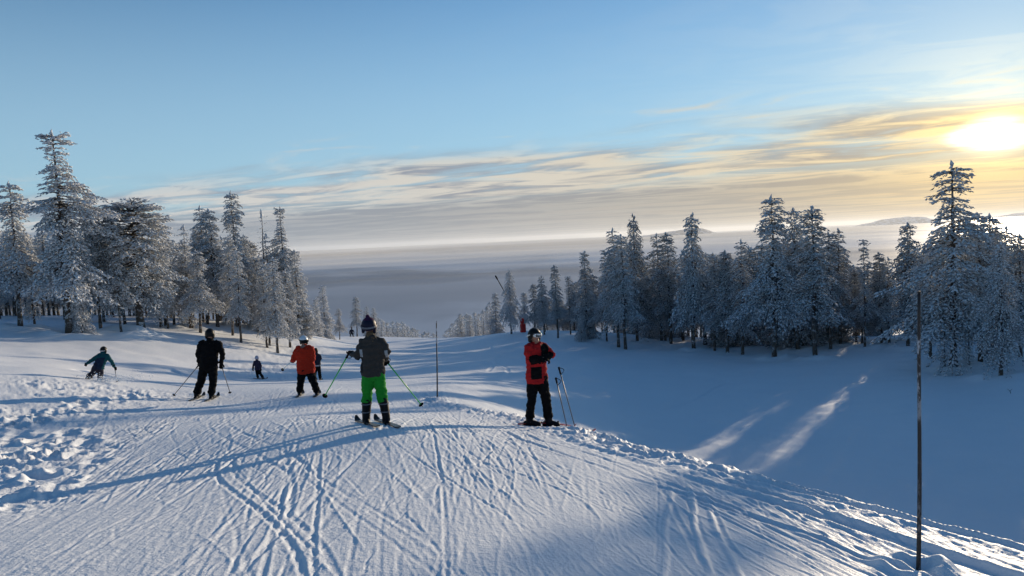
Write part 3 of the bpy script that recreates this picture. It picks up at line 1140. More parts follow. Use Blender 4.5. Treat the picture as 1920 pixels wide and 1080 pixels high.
GL, GR, GF = 'trees of the left forest', 'trees of the right forest', 'trees beyond the crest'
LEFT = [
    ('tallpine', 130, 630, 242, 'tallest frosted pine at the left end of the slope, trunk visible through its pale crown', dict(wide=1.0, rot=.2)),
    ('spruce', 153, 631, 470, 'small frosted spruce right beside the trunk of the tallest left pine', dict(wide=.7)),
    ('medium', 38, 617, 343, 'broad frosted pine cut by the left border, left of the tallest pine', {}),
    ('round', 265, 624, 376, 'thick-trunked pine with wide rounded snowy crown behind the black-clad skier', dict(rot=2.0, wide=1.08)),
    ('open', 228, 627, 400, 'thin leaning pine just left of the round-crowned pine', dict(wide=.75, lean=-3)),
    ('slim3', 189, 621, 357, 'slim pine with dark narrow top standing just right of the tallest left pine', dict(wide=.8)),
    ('slim', 316, 617, 455, 'short slim spruce just right of the round-crowned pine', dict(wide=.9)),
    ('sparse', 358, 619, 424, 'spindly young spruce with stubby white branches above the black-clad skier', {}),
    ('slim', 388, 606, 386, 'narrow grey spruce in the middle of the left forest, left of two close ones', {}),
    ('slim2', 408, 612, 392, 'slim spruce with pointed top wedged between two taller left trees', {}),
    ('medium', 449, 613, 361, 'tall pine with tiered irregular crown in the centre of the left forest', dict(wide=.72)),
    ('slim2', 470, 612, 440, 'slim spruce half hidden between the tiered pine and the bare snag', dict(wide=.85)),
    ('snag', 503, 619, 397, 'nearly bare tree with short frosty twigs near the end of the left forest', {}),
    ('sparse', 511, 620, 440, 'thin pole-like spruce close beside the nearly bare tree', {}),
    ('tallpine', 541, 625, 384, 'tall narrow spruce at the downhill end of the left forest', dict(wide=.62, rot=3.5)),
    ('spruce', 562, 629, 470, 'broad frosty spruce below the last tall spruce of the left forest', dict(wide=.95)),
    ('shrub', 486, 620, 560, 'low frosted bush at the foot of the nearly bare tree', dict(wide=1.0)),
    ('shrub', 530, 627, 566, 'low frosted bush at the foot of the last tall spruce', dict(wide=1.0)),
    ('shrub', 575, 633, 585, 'frosted bush at the downhill tip of the left forest', dict(wide=.9)),
    ('sparse', 66, 615, 440, 'thin frosted spruce between the border pine and the tallest left pine', {}),
    ('shrub', 430, 612, 580, 'low frosted bush under the slim spruces of the left forest', dict(wide=.8)),
]
for k, u, vb, vt, lab, kw in LEFT:
    tree_px(k, u, vb, vt, lab, group=GL, **kw)

BEYOND = [
    ('spruce', 611, 92, 536, 'pointed frosted spruce just past the left forest, above the orange jacket', dict(wide=1.0)),
    ('medium', 637, 95, 578, 'bushy frosted pine left of the far skier on the crest', dict(wide=1.0)),
    ('slim2', 670, 112, 556, 'frosted spruce right behind the far skier on the crest', dict(wide=1.2)),
    ('slim', 690, 135, 574, 'thin dark spire of spruce over the left of the purple helmet', {}),
    ('slim', 703, 138, 576, 'thin dark spire of spruce over the right of the purple helmet', {}),
    ('far', 718, 150, 598, 'small snowy spruce just right of the purple helmet', {}),
    ('spruce', 597, 84, 560, 'frosted spruce tucked between the left forest and the pointed spruce', {}),
    ('far', 748, 165, 603, 'tallest of the small spruces in the dip of the crest', {}),
    ('spruce', 866, 150, 588, 'small spruce at the left end of the right forest over the crest', {}),
    ('spruce', 882, 140, 590, 'second small frosted spruce left of the drooping-top pine', {}),
    ('far', 897, 135, 592, 'third small frosted spruce left of the drooping-top pine', {}),
    ('spruce', 931, 112, 550, 'spire spruce just left of the drooping-top pine', dict(wide=1.1)),
    ('droop', 959, 90, 505, 'frosted pine with bent drooping top beside the snow lance', dict(wide=.9)),
    ('medium2', 985, 104, 548, 'bushy frosted pine behind the red snow lance base', {}),
]
for k, u, d, vt, lab, kw in BEYOND:
    tree_px(k, u, 0, vt, lab, depth=d, group=GF, **kw)
for u, d, vt in ((735, 170, 612), (762, 175, 608), (772, 190, 618), (783, 200, 616), (795, 210, 625), (808, 215, 622), (822, 220, 628), (838, 215, 626), (848, 190, 612), (857, 175, 604),
                 (874, 170, 590), (905, 150, 588), (728, 160, 604), (889, 160, 596), (914, 140, 580), (755, 200, 614), (817, 200, 624), (744, 185, 612), (712, 150, 594), (722, 155, 600), (731, 165, 604), (740, 172, 602), (751, 180, 606), (759, 182, 603), (768, 188, 610), (777, 195, 612),
                 (788, 205, 618), (801, 212, 621), (842, 195, 618), (852, 180, 606), (861, 172, 598), (869, 162, 592), (878, 158, 586), (885, 150, 590), (893, 148, 584), (900, 145, 588), (909, 138, 580), (917, 130, 572), (922, 126, 566)):
    kf = _trng.choice(['far', 'far2'])
    where = 'right of the purple helmet' if u < 750 else 'in the dip left of the thin marker pole' if u < 800 else 'around the thin marker pole' if u < 842 else 'left of the drooping-top pine'
    tree_px(kf, u, 0, vt, f"tiny {'broad' if kf == 'far' else 'narrow'} spruce top over the crest, {where}", depth=d, group=f'tiny spruces over the crest {where}')

RIGHT = [
    ('slim2', 1004, 88, 532, 'frosted spruce just right of the red snow lance base', {}, 0),
    ('slim', 1021, 86, 516, 'slim frosted spruce right of the red-jacketed man\'s head', {}, 0),
    ('slim2', 1046, 0, 497, 'pointed frosted spruce with dark trunk right of the red-jacketed man', dict(wide=.9), 634),
    ('open', 1070, 84, 518, 'open-crowned pine behind the pointed spruce of the right forest', {}, 0),
    ('spruce', 1101, 0, 472, 'tidy conical frosted spruce at the left of the right forest', dict(wide=.75), 637),
    ('open', 1138, 0, 468, 'thin pine with tufted open top left of the two tall pines', dict(wide=.8), 641),
    ('slim', 1160, 72, 428, 'slender spruce directly left of the flat-topped tall pine', {}, 0),
    ('droop', 1195, 0, 402, 'tall pine with drooping flat-sided top, left half of the right forest', dict(wide=.72), 643),
    ('slim2', 1173, 70, 440, 'slim spruce pressed behind the flat-topped tall pine', {}, 0),
    ('slim', 1241, 0, 438, 'slender twin spruce, left one, in the dip between the tall pines', {}, 644),
    ('slim2', 1258, 0, 436, 'slender twin spruce, right one, in the dip between the tall pines', {}, 646),
    ('droop2', 1301, 0, 400, 'tall pine with broken two-part top before the pale far hill', dict(wide=.85, rot=1.0), 656),
    ('open', 1340, 66, 480, 'low tufted pine right of the two-part-top pine', {}, 0),
    ('medium2', 1364, 64, 470, 'dark bushy pine between the two-part-top pine and the stout front pine', dict(wide=.9), 0),
    ('slim', 1392, 62, 449, 'slim spruce touching the left side of the stout front pine', {}, 0),
    ('medium', 1452, 0, 369, 'stout front pine with tiered crown and thick frosted trunk', dict(wide=.92, rot=.3), 671),
    ('slim3', 1496, 0, 389, 'tall slim spruce just right of the stout front pine', {}, 656),
    ('slim2', 1529, 0, 387, 'tall slim pine with dark bare lower trunk standing foremost beside the lit snow stripe', dict(wide=1.1, rot=2.2), 673),
    ('medium', 1557, 0, 435, 'mid-height pine right behind the dark-trunked slim pine', dict(wide=.8), 655),
    ('slim', 1577, 0, 428, 'slender spruce left of the gap in the right forest', {}, 648),
    ('open2', 1621, 0, 449, 'tufted pine standing alone in the gap where the lit stripe begins', dict(wide=.8, rot=.8), 653),
    ('slim2', 1652, 0, 473, 'short spruce in the gap left of the great fir', {}, 645),
    ('slim', 1668, 0, 482, 'shorter twin of the spruces in the gap left of the great fir', {}, 645),
    ('slim3', 1703, 0, 417, 'slender spruce touching the left side of the great fir', dict(wide=1.0), 652),
    ('fir', 1788, 0, 303, 'great broad fir towering under the sun on the right', dict(wide=.90, rot=1.4), 692),
    ('open2', 1838, 0, 398, 'pine with ragged top right beside the great fir', dict(wide=1.15), 682),
    ('medium2', 1855, 0, 402, 'broad dark pine behind the front right tree by the border', dict(wide=.9), 664),
    ('droop', 1877, 0, 455, 'foremost low-branched pine near the right border', dict(wide=.9), 711),
    ('medium', 1912, 0, 440, 'dark pine cut by the right border', {}, 672),
    ('sparse', 1772, 0, 560, 'thin young trunk left of the great fir\'s foot', dict(wide=.8), 692),
    ('sparse', 1818, 0, 540, 'thin young trunk right of the great fir\'s foot', dict(wide=.8), 692),
    ('slim3', 1745, 0, 470, 'slim spruce in the shade behind the right marker pole', {}, 672),
    ('slim2', 1605, 62, 505, 'low dark spruce deep in the gap behind the lone tufted pine', {}, 0),
    ('young', 1470, 0, 612, 'knee-high frosted spruce in the shade right of the stout front pine', {}, 655),
    ('young', 1090, 0, 600, 'small frosted spruce at the foot of the tidy conical spruce', {}, 641),
]
RIME_AND_LIGHT = 0.45  # right forest: crown colour darkened to stand for backlit shade
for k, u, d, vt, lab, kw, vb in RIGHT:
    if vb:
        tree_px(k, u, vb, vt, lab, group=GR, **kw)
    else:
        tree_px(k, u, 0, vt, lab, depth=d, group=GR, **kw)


KIND = {'slim': 'slim spruce', 'slim2': 'airy slim spruce', 'slim3': 'drooping slim spruce', 'spruce': 'conical spruce', 'medium': 'bushy pine', 'medium2': 'ragged pine',
        'droop': 'drooping pine', 'droop2': 'uneven drooping pine'}
NEAR_L = [(-60, 'the pine cut by the left border'), (110, 'the tallest left pine'), (190, 'the slim dark-topped pine'), (265, 'the round-crowned pine'), (330, 'the spindly young spruce'),
          (395, 'the two close grey spruces'), (449, 'the tiered left pine'), (503, 'the nearly bare tree'), (550, 'the last tall left spruce')]
NEAR_R = [(1046, 'the pointed spruce right of the red-jacketed man'), (1101, 'the tidy conical spruce'), (1138, 'the thin tufted pine'), (1195, 'the flat-sided tall pine'), (1250, 'the slender twin spruces'),
          (1301, 'the two-part-top pine'), (1364, 'the dark bushy pine'), (1452, 'the stout front pine'), (1529, 'the dark-trunked slim pine'), (1577, 'the slender spruce before the gap'),
          (1621, 'the lone tufted pine'), (1703, 'the spruce touching the great fir'), (1788, 'the great broad fir'), (1838, 'the ragged-topped pine'), (1880, 'the foremost low-branched pine'), (1960, 'the pine at the right border')]


def fill_forest():
    global RIME_AND_LIGHT
    rng = random.Random(9)
    RIME_AND_LIGHT = 0.9

    def one(u, d, top, kinds, names, base, wd):
        k = rng.choice(kinds)
        nm = min(names, key=lambda q: abs(q[0] - u))[1]
        row = 'close' if d < base + 11 else ('farther' if d < base + 25 else 'deep')
        tree_px(k, u, 0, top, f'frosted {KIND[k]} {row} behind {nm}', depth=d, group=f'shaded trees behind {nm}', wide=rng.uniform(*wd), lean=rng.uniform(-2.5, 2.5))
    # left: behind the front row
    for i in range(96):
        u = -120 + 690 * (i + rng.random()) / 96
        d = rng.uniform(49, 76)
        top = np.interp(u, [-120, 0, 60, 200, 330, 400, 480, 580], [400, 405, 430, 425, 435, 420, 425, 520]) + rng.uniform(0, 62)
        one(u, d, top, ['slim', 'slim2', 'slim3', 'slim2', 'medium', 'medium2', 'droop'], NEAR_L, 50, (.85, 1.25))
    RIME_AND_LIGHT = 0.4  # rows on the right take the same painted backlit tone
    for i in range(150):
        u = 1010 + 1130 * (i + rng.random()) / 150
        if 1585 < u < 1695 and rng.random() < .6:
            continue
        base = np.interp(u, [1010, 1200, 1450, 1800, 2010], [92, 80, 62, 54, 48])
        d = base + rng.uniform(0, 42)
        top = np.interp(u, [1010, 1060, 1150, 1300, 1420, 1500, 1590, 1640, 1690, 1740, 1800, 2010], [545, 535, 470, 475, 462, 435, 465, 500, 480, 425, 415, 430]) + rng.uniform(0, 50)
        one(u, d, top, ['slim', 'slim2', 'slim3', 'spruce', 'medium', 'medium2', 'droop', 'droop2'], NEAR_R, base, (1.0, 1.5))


fill_forest()


# ------------------------------------------------------------------ people: clothing grown round a jointed figure
def loft(bm, pts, rad, side=(1, 0, 0), k=14, cap=.75):
    """Closed soft tube through pts with elliptic sections (half widths along side, across it)."""
    P = [Vector(p) for p in pts]
    n = len(P)
    rad = [(r, r) if not hasattr(r, '__len__') else r for r in rad]
    side = Vector(side)
    Ts = []
    for i in range(n):
        t = (P[min(i + 1, n - 1)] - P[max(i - 1, 0)])
        Ts.append(t.normalized())
    rings = []

    def ring(c, T, a, b):
        S = side - T * side.dot(T)
        if S.length < 1e-3:
            S = Vector((0, 1, 0)) - T * T.y
        S.normalize()
        B = T.cross(S)
        return [bm.verts.new(c + S * (a * math.cos(q * 2 * math.pi / k)) + B * (b * math.sin(q * 2 * math.pi / k))) for q in range(k)]
    e = cap * min(rad[0])
    e2 = cap * min(rad[-1])
    rings.append(ring(P[0] - Ts[0] * e * .8, Ts[0], rad[0][0] * .55, rad[0][1] * .55))
    for i in range(n):
        rings.append(ring(P[i], Ts[i], *rad[i]))
    rings.append(ring(P[-1] + Ts[-1] * e2 * .8, Ts[-1], rad[-1][0] * .55, rad[-1][1] * .55))
    for a, b in zip(rings, rings[1:]):
        for q in range(k):
            bm.faces.new((a[q], a[(q + 1) % k], b[(q + 1) % k], b[q]))
    t0 = bm.verts.new(P[0] - Ts[0] * e)
    t1 = bm.verts.new(P[-1] + Ts[-1] * e2)
    for q in range(k):
        bm.faces.new((t0, rings[0][(q + 1) % k], rings[0][q]))
        bm.faces.new((t1, rings[-1][q], rings[-1][(q + 1) % k]))


def ball(bm, c, r, s=(1, 1, 1), k=16):
    bmesh.ops.create_uvsphere(bm, u_segments=k, v_segments=k // 2 + 2, radius=1.0,
                              matrix=Matrix.Translation(Vector(c)) @ Matrix.Diagonal((r * s[0], r * s[1], r * s[2], 1)))


def grow(name, bm, voxel, mats, parent, smooth=4, matfn=None, fold=0.0, fscale=9.0, seed=1, keep=None):
    """Fuse overlapping lofts into one continuous skin."""
    me = bpy.data.meshes.new(name)
    bmesh.ops.recalc_face_normals(bm, faces=bm.faces)
    bm.to_mesh(me)
    bm.free()
    t = bpy.data.objects.new('temp', me)
    COL.objects.link(t)
    r = t.modifiers.new('r', 'REMESH')
    r.mode = 'VOXEL'
    r.voxel_size = voxel
    if smooth:
        s = t.modifiers.new('s', 'SMOOTH')
        s.factor = .5
        s.iterations = smooth
    dg = bpy.context.evaluated_depsgraph_get()
    out = bpy.data.meshes.new_from_object(t.evaluated_get(dg))
    bpy.data.objects.remove(t)
    bpy.data.meshes.remove(me)
    out.name = name
    n = len(out.vertices)
    co = np.empty(n * 3, np.float32)
    out.vertices.foreach_get('co', co)
    co = co.reshape(-1, 3)
    if fold:
        nr = np.empty(n * 3, np.float32)
        out.vertices.foreach_get('normal', nr)
        nr = nr.reshape(-1, 3)
        f = fbm(co[:, 0] * fscale + co[:, 1] * fscale * .6, co[:, 2] * fscale * 1.7 + co[:, 1] * fscale * .5, 2, seed)
        co = co + nr * (fold * f)[:, None]
        out.vertices.foreach_set('co', co.astype(np.float32).ravel())
    out.materials.clear()
    for m in mats:
        out.materials.append(m)
    out.polygons.foreach_set('use_smooth', np.ones(len(out.polygons), bool))
    if matfn is not None:
        c = np.empty(len(out.polygons) * 3, np.float32)
        out.polygons.foreach_get('center', c)
        idx = matfn(c.reshape(-1, 3)).astype(np.int32)
        out.polygons.foreach_set('material_index', idx)
    out.update()
    return link(name, out, parent)


M_SKIN = simple('skin', (.30, .165, .12), .55, .06)
M_BLACK = simple('black_fabric', (.0055, .0055, .0065), .9, .3, 40, .3, 90, spec=.08)
M_BOOT = simple('boot_plastic', (.008, .008, .010), .5, .2, spec=.12)
M_STRAP = simple('pale_strap', (.62, .64, .66), .6, .1)
M_GREYSTRAP = simple('grey_strap', (.13, .13, .15), .6, .2)
M_LENS = simple('goggle_lens', (.02, .018, .02), .12, .1, spec=.6)
M_GREY = simple('ski_metal', (.10, .10, .11), .4, .2, metallic=.4)


def fabric(name, col, var=.2):
    return simple(name, col, .88, var, 26, .35, 140, spec=.15)


def seg(a, b, n):
    return [Vector(a).lerp(Vector(b), i / (n - 1)) for i in range(n)]


def hand(bm, wr, direction, palm_side, k, curl=1.0):
    """Palm, four curled fingers of unequal length and a thumb."""
    d = Vector(direction).normalized()
    s = Vector(palm_side)
    s = (s - d * s.dot(d)).normalized()            # across the knuckles
    nrm = d.cross(s).normalized()                  # back of the hand
    c = Vector(wr)
    loft(bm, [c - d * .02 * k, c + d * .045 * k, c + d * .085 * k], [(.030 * k, .024 * k), (.042 * k, .024 * k), (.040 * k, .022 * k)], s, 10)
    for i, ln in enumerate((.068, .078, .072, .056)):
        b = c + d * .088 * k + s * ((i - 1.5) * .022 * k)
        p1 = b + (d * .9 - nrm * .25 * curl).normalized() * ln * .42 * k
        p2 = p1 + (d * .2 - nrm * 1.0 * curl).normalized() * ln * .36 * k
        p3 = p2 + (-d * .7 * curl - nrm * .6).normalized() * ln * .30 * k
        loft(bm, [b, p1, p2, p3], [.0115 * k, .011 * k, .0105 * k, .009 * k], s, 7)
    b = c + d * .02 * k - s * .036 * k
    p1 = b + (d * .6 - s * .6 - nrm * .3).normalized() * .036 * k
    p2 = p1 + (d * .8 - nrm * .6).normalized() * .03 * k
    loft(bm, [b, p1, p2], [.015 * k, .0135 * k, .011 * k], s, 7)


def person(label, base_px, J, Y0, k=1.0, chest=(.20, .14), sleeve=(.075, .055), thigh=.10, shin=.085, jacket=None, trousers=None, boots=None, helmet=None,
           strap=None, glove=None, face=(0, 1), toe=(0, 1), hood=True, hem=.10, vox=.013, jmat=None, hair=None, knob=None, goggles=True, helm_r=.125, gaiter=None, two=.45,
           hemflare=1.02, group='people on the slope'):
    base = hit(*base_px)
    if abs(base[1] / Y0 - 1) > .12:
        base = on_ground(base_px[0], Y0)
    Y = base[1]
    f_ = Y / Y0
    print('person', label[:30], 'depth', round(Y, 1), round(f_, 2))
    k, thigh, shin, vox = k * f_, thigh * f_, shin * f_, vox * f_
    chest = (chest[0] * f_, chest[1] * f_)
    sleeve = (sleeve[0] * f_, sleeve[1] * f_)
    W = lambda u, v, dy=0.0: Vector(at_depth(u, v, Y + dy) - base)
    j = {n: W(*p) for n, p in J.items()}
    root = thing('person', label, 'person', base, group)
    f2 = Vector((face[0], face[1], 0)).normalized()
    side = (j['shR'] - j['shL'])
    side.normalize()
    pel, neck, head = j['pel'], j['neck'], j['head']
    mid = (j['shL'] + j['shR']) / 2
    a, b = chest
    # feet stand on the snow
    feet = {}
    for q in 'LR':
        an = j['an' + q]
        gz = float(ground_z(base[0] + an.x, base[1] + an.y)[0]) - base[2]
        an = Vector((an.x, an.y, max(gz + .13 * k, min(an.z, gz + .20 * k))))
        j['an' + q] = an
        feet[q] = gz
    tdir = Vector((toe[0], toe[1], 0)).normalized()
    # ---- the body itself, one continuous surface under the clothes
    bm = bmesh.new()
    loft(bm, [pel - Vector((0, 0, .06 * k)), pel.lerp(mid, .35), pel.lerp(mid, .8), mid + Vector((0, 0, .03 * k))], [(a * .78, b * .78), (a * .70, b * .7), (a * .80, b * .75), (a * .6, b * .6)], side)
    loft(bm, [mid, neck, head - Vector((0, 0, .05 * k))], [.062 * k, .055 * k, .055 * k])
    ball(bm, head, .098 * k, (.86, 1.0, 1.18))
    fc = head + f2 * .095 * k
    loft(bm, [fc + Vector((0, 0, .012 * k)), fc + f2 * .022 * k - Vector((0, 0, .022 * k))], [.010 * k, .014 * k], side, 8)        # nose
    ball(bm, head + f2 * .055 * k - Vector((0, 0, .085 * k)), .042 * k)                                                       # chin
    for s in (-1, 1):
        ball(bm, head + side * s * .088 * k, .026 * k, (.5, 1, 1.3))                                                          # ears
    for q in 'LR':
        loft(bm, [j['sh' + q], j['el' + q], j['wr' + q]], [.052 * k, .042 * k, .030 * k], (0, 1, 0), 10)
        loft(bm, [j['hi' + q], j['kn' + q], j['an' + q]], [thigh * .8, shin * .72, shin * .5], side, 10)
        hd = (j['wr' + q] - j['el' + q]).normalized()
        loft(bm, [j['wr' + q], j['wr' + q] + hd * .04 * k], [.026 * k, .022 * k], side, 8)
        loft(bm, [j['an' + q] - Vector((0, 0, .05 * k)) - tdir * .04 * k, j['an' + q] - Vector((0, 0, .06 * k)) + tdir * .12 * k], [.035 * k, .03 * k], side, 8)
    grow('body', bm, vox, (M_SKIN,), root, 3)
    # ---- trousers
    bm = bmesh.new()
    loft(bm, [pel - Vector((0, 0, .09 * k)), pel, pel + Vector((0, 0, .14 * k))], [(a * .82, b * .95), (a * .90, b * .98), (a * .80, b * .9)], side)
    for q in 'LR':
        hi, kn, an = j['hi' + q], j['kn' + q], j['an' + q]
        low = an.lerp(kn, .10 if gaiter is None else .62)
        mid_t = hi.lerp(kn, .5)
        loft(bm, [hi + Vector((0, 0, .06 * k)), mid_t, kn, kn.lerp(low, .5), low],
             [thigh * 1.08, thigh * 1.0, shin * 1.03, shin * 1.0, shin * (1.06 if gaiter is None else 1.02)], side, 14)
    grow('trousers', bm, vox, (trousers,), root, 3, fold=.024 * k, fscale=8 / k, seed=3)
    # ---- jacket with sleeves, collar and hood
    bm = bmesh.new()
    up = Vector((0, 0, 1))
    loft(bm, [pel - up * hem * k, pel.lerp(mid, .12), pel.lerp(mid, .45), pel.lerp(mid, .80), mid - up * .015 * k, mid + up * .045 * k, mid.lerp(neck, .75)],
         [(a * hemflare, b * 1.05), (a * 1.0, b * 1.03), (a * .97, b * 1.0), (a * 1.03, b * 1.04), (a * .92, b * .92), (a * .58, b * .70), (.078 * k, .078 * k)], side, 18, cap=.12)
    for q in 'LR':
        sh, el, wr = j['sh' + q], j['el' + q], j['wr' + q]
        r0, r1 = sleeve
        loft(bm, [sh.lerp(mid, .25), sh, sh.lerp(el, .5), el, el.lerp(wr, .5), wr], [r0 * 1.05, r0 * 1.08, r0, (r0 + r1) / 2, r1 * 1.02, r1 * .9], (0, 1, 0), 12)
    loft(bm, [mid.lerp(neck, .3), neck + up * .03 * k], [.088 * k, .082 * k], side, 14)
    if hood:
        loft(bm, [mid.lerp(neck, .2) - f2 * .07 * k, mid.lerp(neck, .75) - f2 * .085 * k], [(.13 * k, .05 * k), (.10 * k, .05 * k)], side, 12)
    jm = jacket if isinstance(jacket, tuple) else (jacket,)
    grow('jacket', bm, vox, jm, root, 3, matfn=(lambda c: jmat(c, W, j, k)) if jmat else None, fold=.030 * k, fscale=7 / k, seed=7)
    # ---- boots with sole and buckled cuff
    for q in 'LR':
        an, kn = j['an' + q], j['kn' + q]
        bm = bmesh.new()
        sole = Vector((an.x, an.y, feet[q] + .045 * k))
        cuff = an.lerp(kn, .28 if gaiter is None else .74)
        loft(bm, [sole + up * .02 * k, an, cuff], [(.066 * k, .076 * k), (.068 * k, .074 * k), (shin * .96, shin * 1.02)], side, 12)
        loft(bm, [sole - tdir * .09 * k, sole, sole + tdir * .10 * k + up * .012 * k, sole + tdir * .19 * k], [(.048 * k, .05 * k), (.055 * k, .06 * k), (.053 * k, .048 * k), (.045 * k, .03 * k)], side, 12)
        loft(bm, [sole - tdir * .11 * k - up * .03 * k, sole + tdir * .20 * k - up * .03 * k], [(.045 * k, .018 * k)] * 2, side, 10)
        bo = grow('boot', bm, vox * .9, (boots or M_BOOT,), root, 2)
        if gaiter:
            for t_, rr in ((.25, .99), (.72, 1.08)):
                c = an.lerp(cuff, t_)
                bm = bmesh.new()
                loft(bm, [c - up * .008 * k, c + up * .008 * k], [(shin * .93 * rr, shin * .97 * rr)] * 2, side, 16, cap=.05)
                me = bpy.data.meshes.new('buckle_strap')
                bm.to_mesh(me)
                bm.free()
                me.materials.append(gaiter)
                link('buckle_strap', me, bo)
    # ---- gloves
    for q in 'LR':
        wr, el = j['wr' + q], j['el' + q]
        bm = bmesh.new()
        d = (wr - el).normalized()
        loft(bm, [wr - d * .05 * k, wr + d * .01 * k], [sleeve[1] * 1.0, .04 * k], side, 10)
        gd = (d + Vector((0, .35, -.35))).normalized()
        hand(bm, wr + d * .01 * k, gd, side * (1 if q == 'L' else -1), k * 1.18)
        grow('glove', bm, vox * .62, (glove or M_BLACK,), root, 1)
    # ---- helmet
    bm = bmesh.new()
    r = helm_r * k
    hc = head + up * .02 * k - f2 * .012 * k
    ball(bm, hc, r, (.93, 1.04, 1.0), 20)
    for s in (-1, 1):
        loft(bm, [hc + side * s * r * .78 - up * .02 * k, hc + side * s * r * .74 - up * .125 * k - f2 * .01 * k], [(.03 * k, .055 * k), (.024 * k, .045 * k)], side, 8)
    loft(bm, [hc + f2 * r * .85 + up * .035 * k - side * .05 * k, hc + f2 * r * .85 + up * .035 * k + side * .05 * k], [.022 * k] * 2, up, 8)
    if knob:
        ball(bm, hc + up * r * 1.06 - side * .012 * k, .034 * k)
    hm = helmet if isinstance(helmet, tuple) else (helmet,)
    he = grow('helmet', bm, vox * .8, hm, root, 2, matfn=(lambda c: (c[:, 2] > hc.z + r * two).astype(int)) if len(hm) > 1 else None)
    # trim the face opening
    bm = bmesh.new()
    bm.from_mesh(he.data)
    cut = [v for v in bm.verts if (v.co - hc).dot(f2) > r * .30 and v.co.z < hc.z + .012 * k and abs((v.co - hc).dot(side)) < r * .70]
    cut += [v for v in bm.verts if v.co.z < hc.z - r * .72 and abs((v.co - hc).dot(side)) < r * .5]
    bmesh.ops.delete(bm, geom=list(set(cut)), context='VERTS')
    bm.to_mesh(he.data)
    bm.free()
    if strap:
        n = 26
        tilt = .30 if goggles else .15
        ringp = []
        for q in range(n + 1):
            t = q / n * 2 * math.pi
            o = side * math.cos(t) * r * .945 + f2 * math.sin(t) * r * 1.055
            ringp.append(hc + o + up * (-.015 * k + tilt * .10 * k * math.sin(t)))
        bm = bmesh.new()
        hw = .014 * k
        prev = None
        for p in ringp:
            o = (p - hc)
            o.z = 0
            o.normalize()
            c_ = [bm.verts.new(p + up * hw), bm.verts.new(p + o * .006 * k + up * hw), bm.verts.new(p + o * .006 * k - up * hw), bm.verts.new(p - up * hw)]
            if prev:
                for i in range(4):
                    bm.faces.new((prev[i], prev[(i + 1) % 4], c_[(i + 1) % 4], c_[i]))
            prev = c_
        me = bpy.data.meshes.new('goggle_strap')
        bm.to_mesh(me)
        bm.free()
        me.materials.append(strap)
        gs = link('goggle_strap', me, he)
    if goggles:
        bm = bmesh.new()
        g0 = head + f2 * .098 * k + up * .022 * k
        loft(bm, [g0 - side * .075 * k - f2 * .035 * k, g0 - side * .04 * k, g0 + side * .04 * k, g0 + side * .075 * k - f2 * .035 * k],
             [(.036 * k, .022 * k), (.044 * k, .026 * k), (.044 * k, .026 * k), (.036 * k, .022 * k)], up, 12)
        gg = grow('goggles', bm, vox * .7, (strap or M_STRAP, M_LENS), root, 1,
                  matfn=lambda c: ((np.abs(c[:, 2] - g0.z) < .030 * k) & ((c - np.array(g0)) @ np.array(f2) > .004 * k)).astype(int))
    if hair:
        bm = bmesh.new()
        q0 = neck - f2 * .07 * k + up * .05 * k
        loft(bm, [q0 + side * .02 * k, q0 + side * .05 * k - up * .09 * k - f2 * .03 * k, q0 + side * .085 * k - up * .20 * k - f2 * .035 * k], [(.06 * k, .03 * k), (.055 * k, .03 * k), (.02 * k, .012 * k)], side, 10)
        grow('hair', bm, vox * .8, (hair,), root, 2, fold=.01, fscale=30)
    return root, base, Y, j, W, feet


def tube_obj(name, pts, rads, m, parent=None, k=8):
    v, f = tube_tris(pts, rads, k)
    n0, nv = len(pts), len(v)
    v = np.r_[v, [pts[0]], [pts[-1]]]
    caps = [(nv, (q + 1) % k, q) for q in range(k)] + [(nv + 1, (n0 - 1) * k + q, (n0 - 1) * k + (q + 1) % k) for q in range(k)]
    return link(name, new_mesh(name, v, np.r_[f, caps], (m,)), parent)


def ski_pole(label, top, tip, m, group, k=1.0, basket=.045, rad=.009):
    """Pole from grip to tip: shaft, grip, wrist strap, basket."""
    top, tip = np.array(top, float), np.array(tip, float)
    d = (tip - top) / np.linalg.norm(tip - top)
    t = thing('ski_pole', label, 'ski pole', tuple(tip), group)
    a = top - tip
    tube_obj('shaft', [a * .92, a * .5, a * .03], [rad, rad * .95, rad * .8], m, t)
    tube_obj('grip', [a * 1.0 - d * .0, a * .985, a * .95, a * .89], [rad * 1.5, rad * 2.0, rad * 1.6, rad * 1.7], M_BLACK, t)
    tube_obj('tip', [a * .03, a * .0], [rad * .8, rad * .3], M_GREY, t, 6)
    bk = a * .055
    tube_obj('basket', [bk - d * .006, bk + d * .006, bk + d * .012], [basket * .6, basket, basket * .9], M_BLACK, t, 12)
    side = np.cross(d, [0, 1, 0.2])
    side /= np.linalg.norm(side)
    lp = [a * .99 + side * .075 * k * math.sin(q / 8 * math.pi) + d * (.13 * k * q / 8) for q in range(9)]
    tube_obj('wrist_strap', lp, [.006 * k] * 9, M_BLACK, t, 4)
    return t


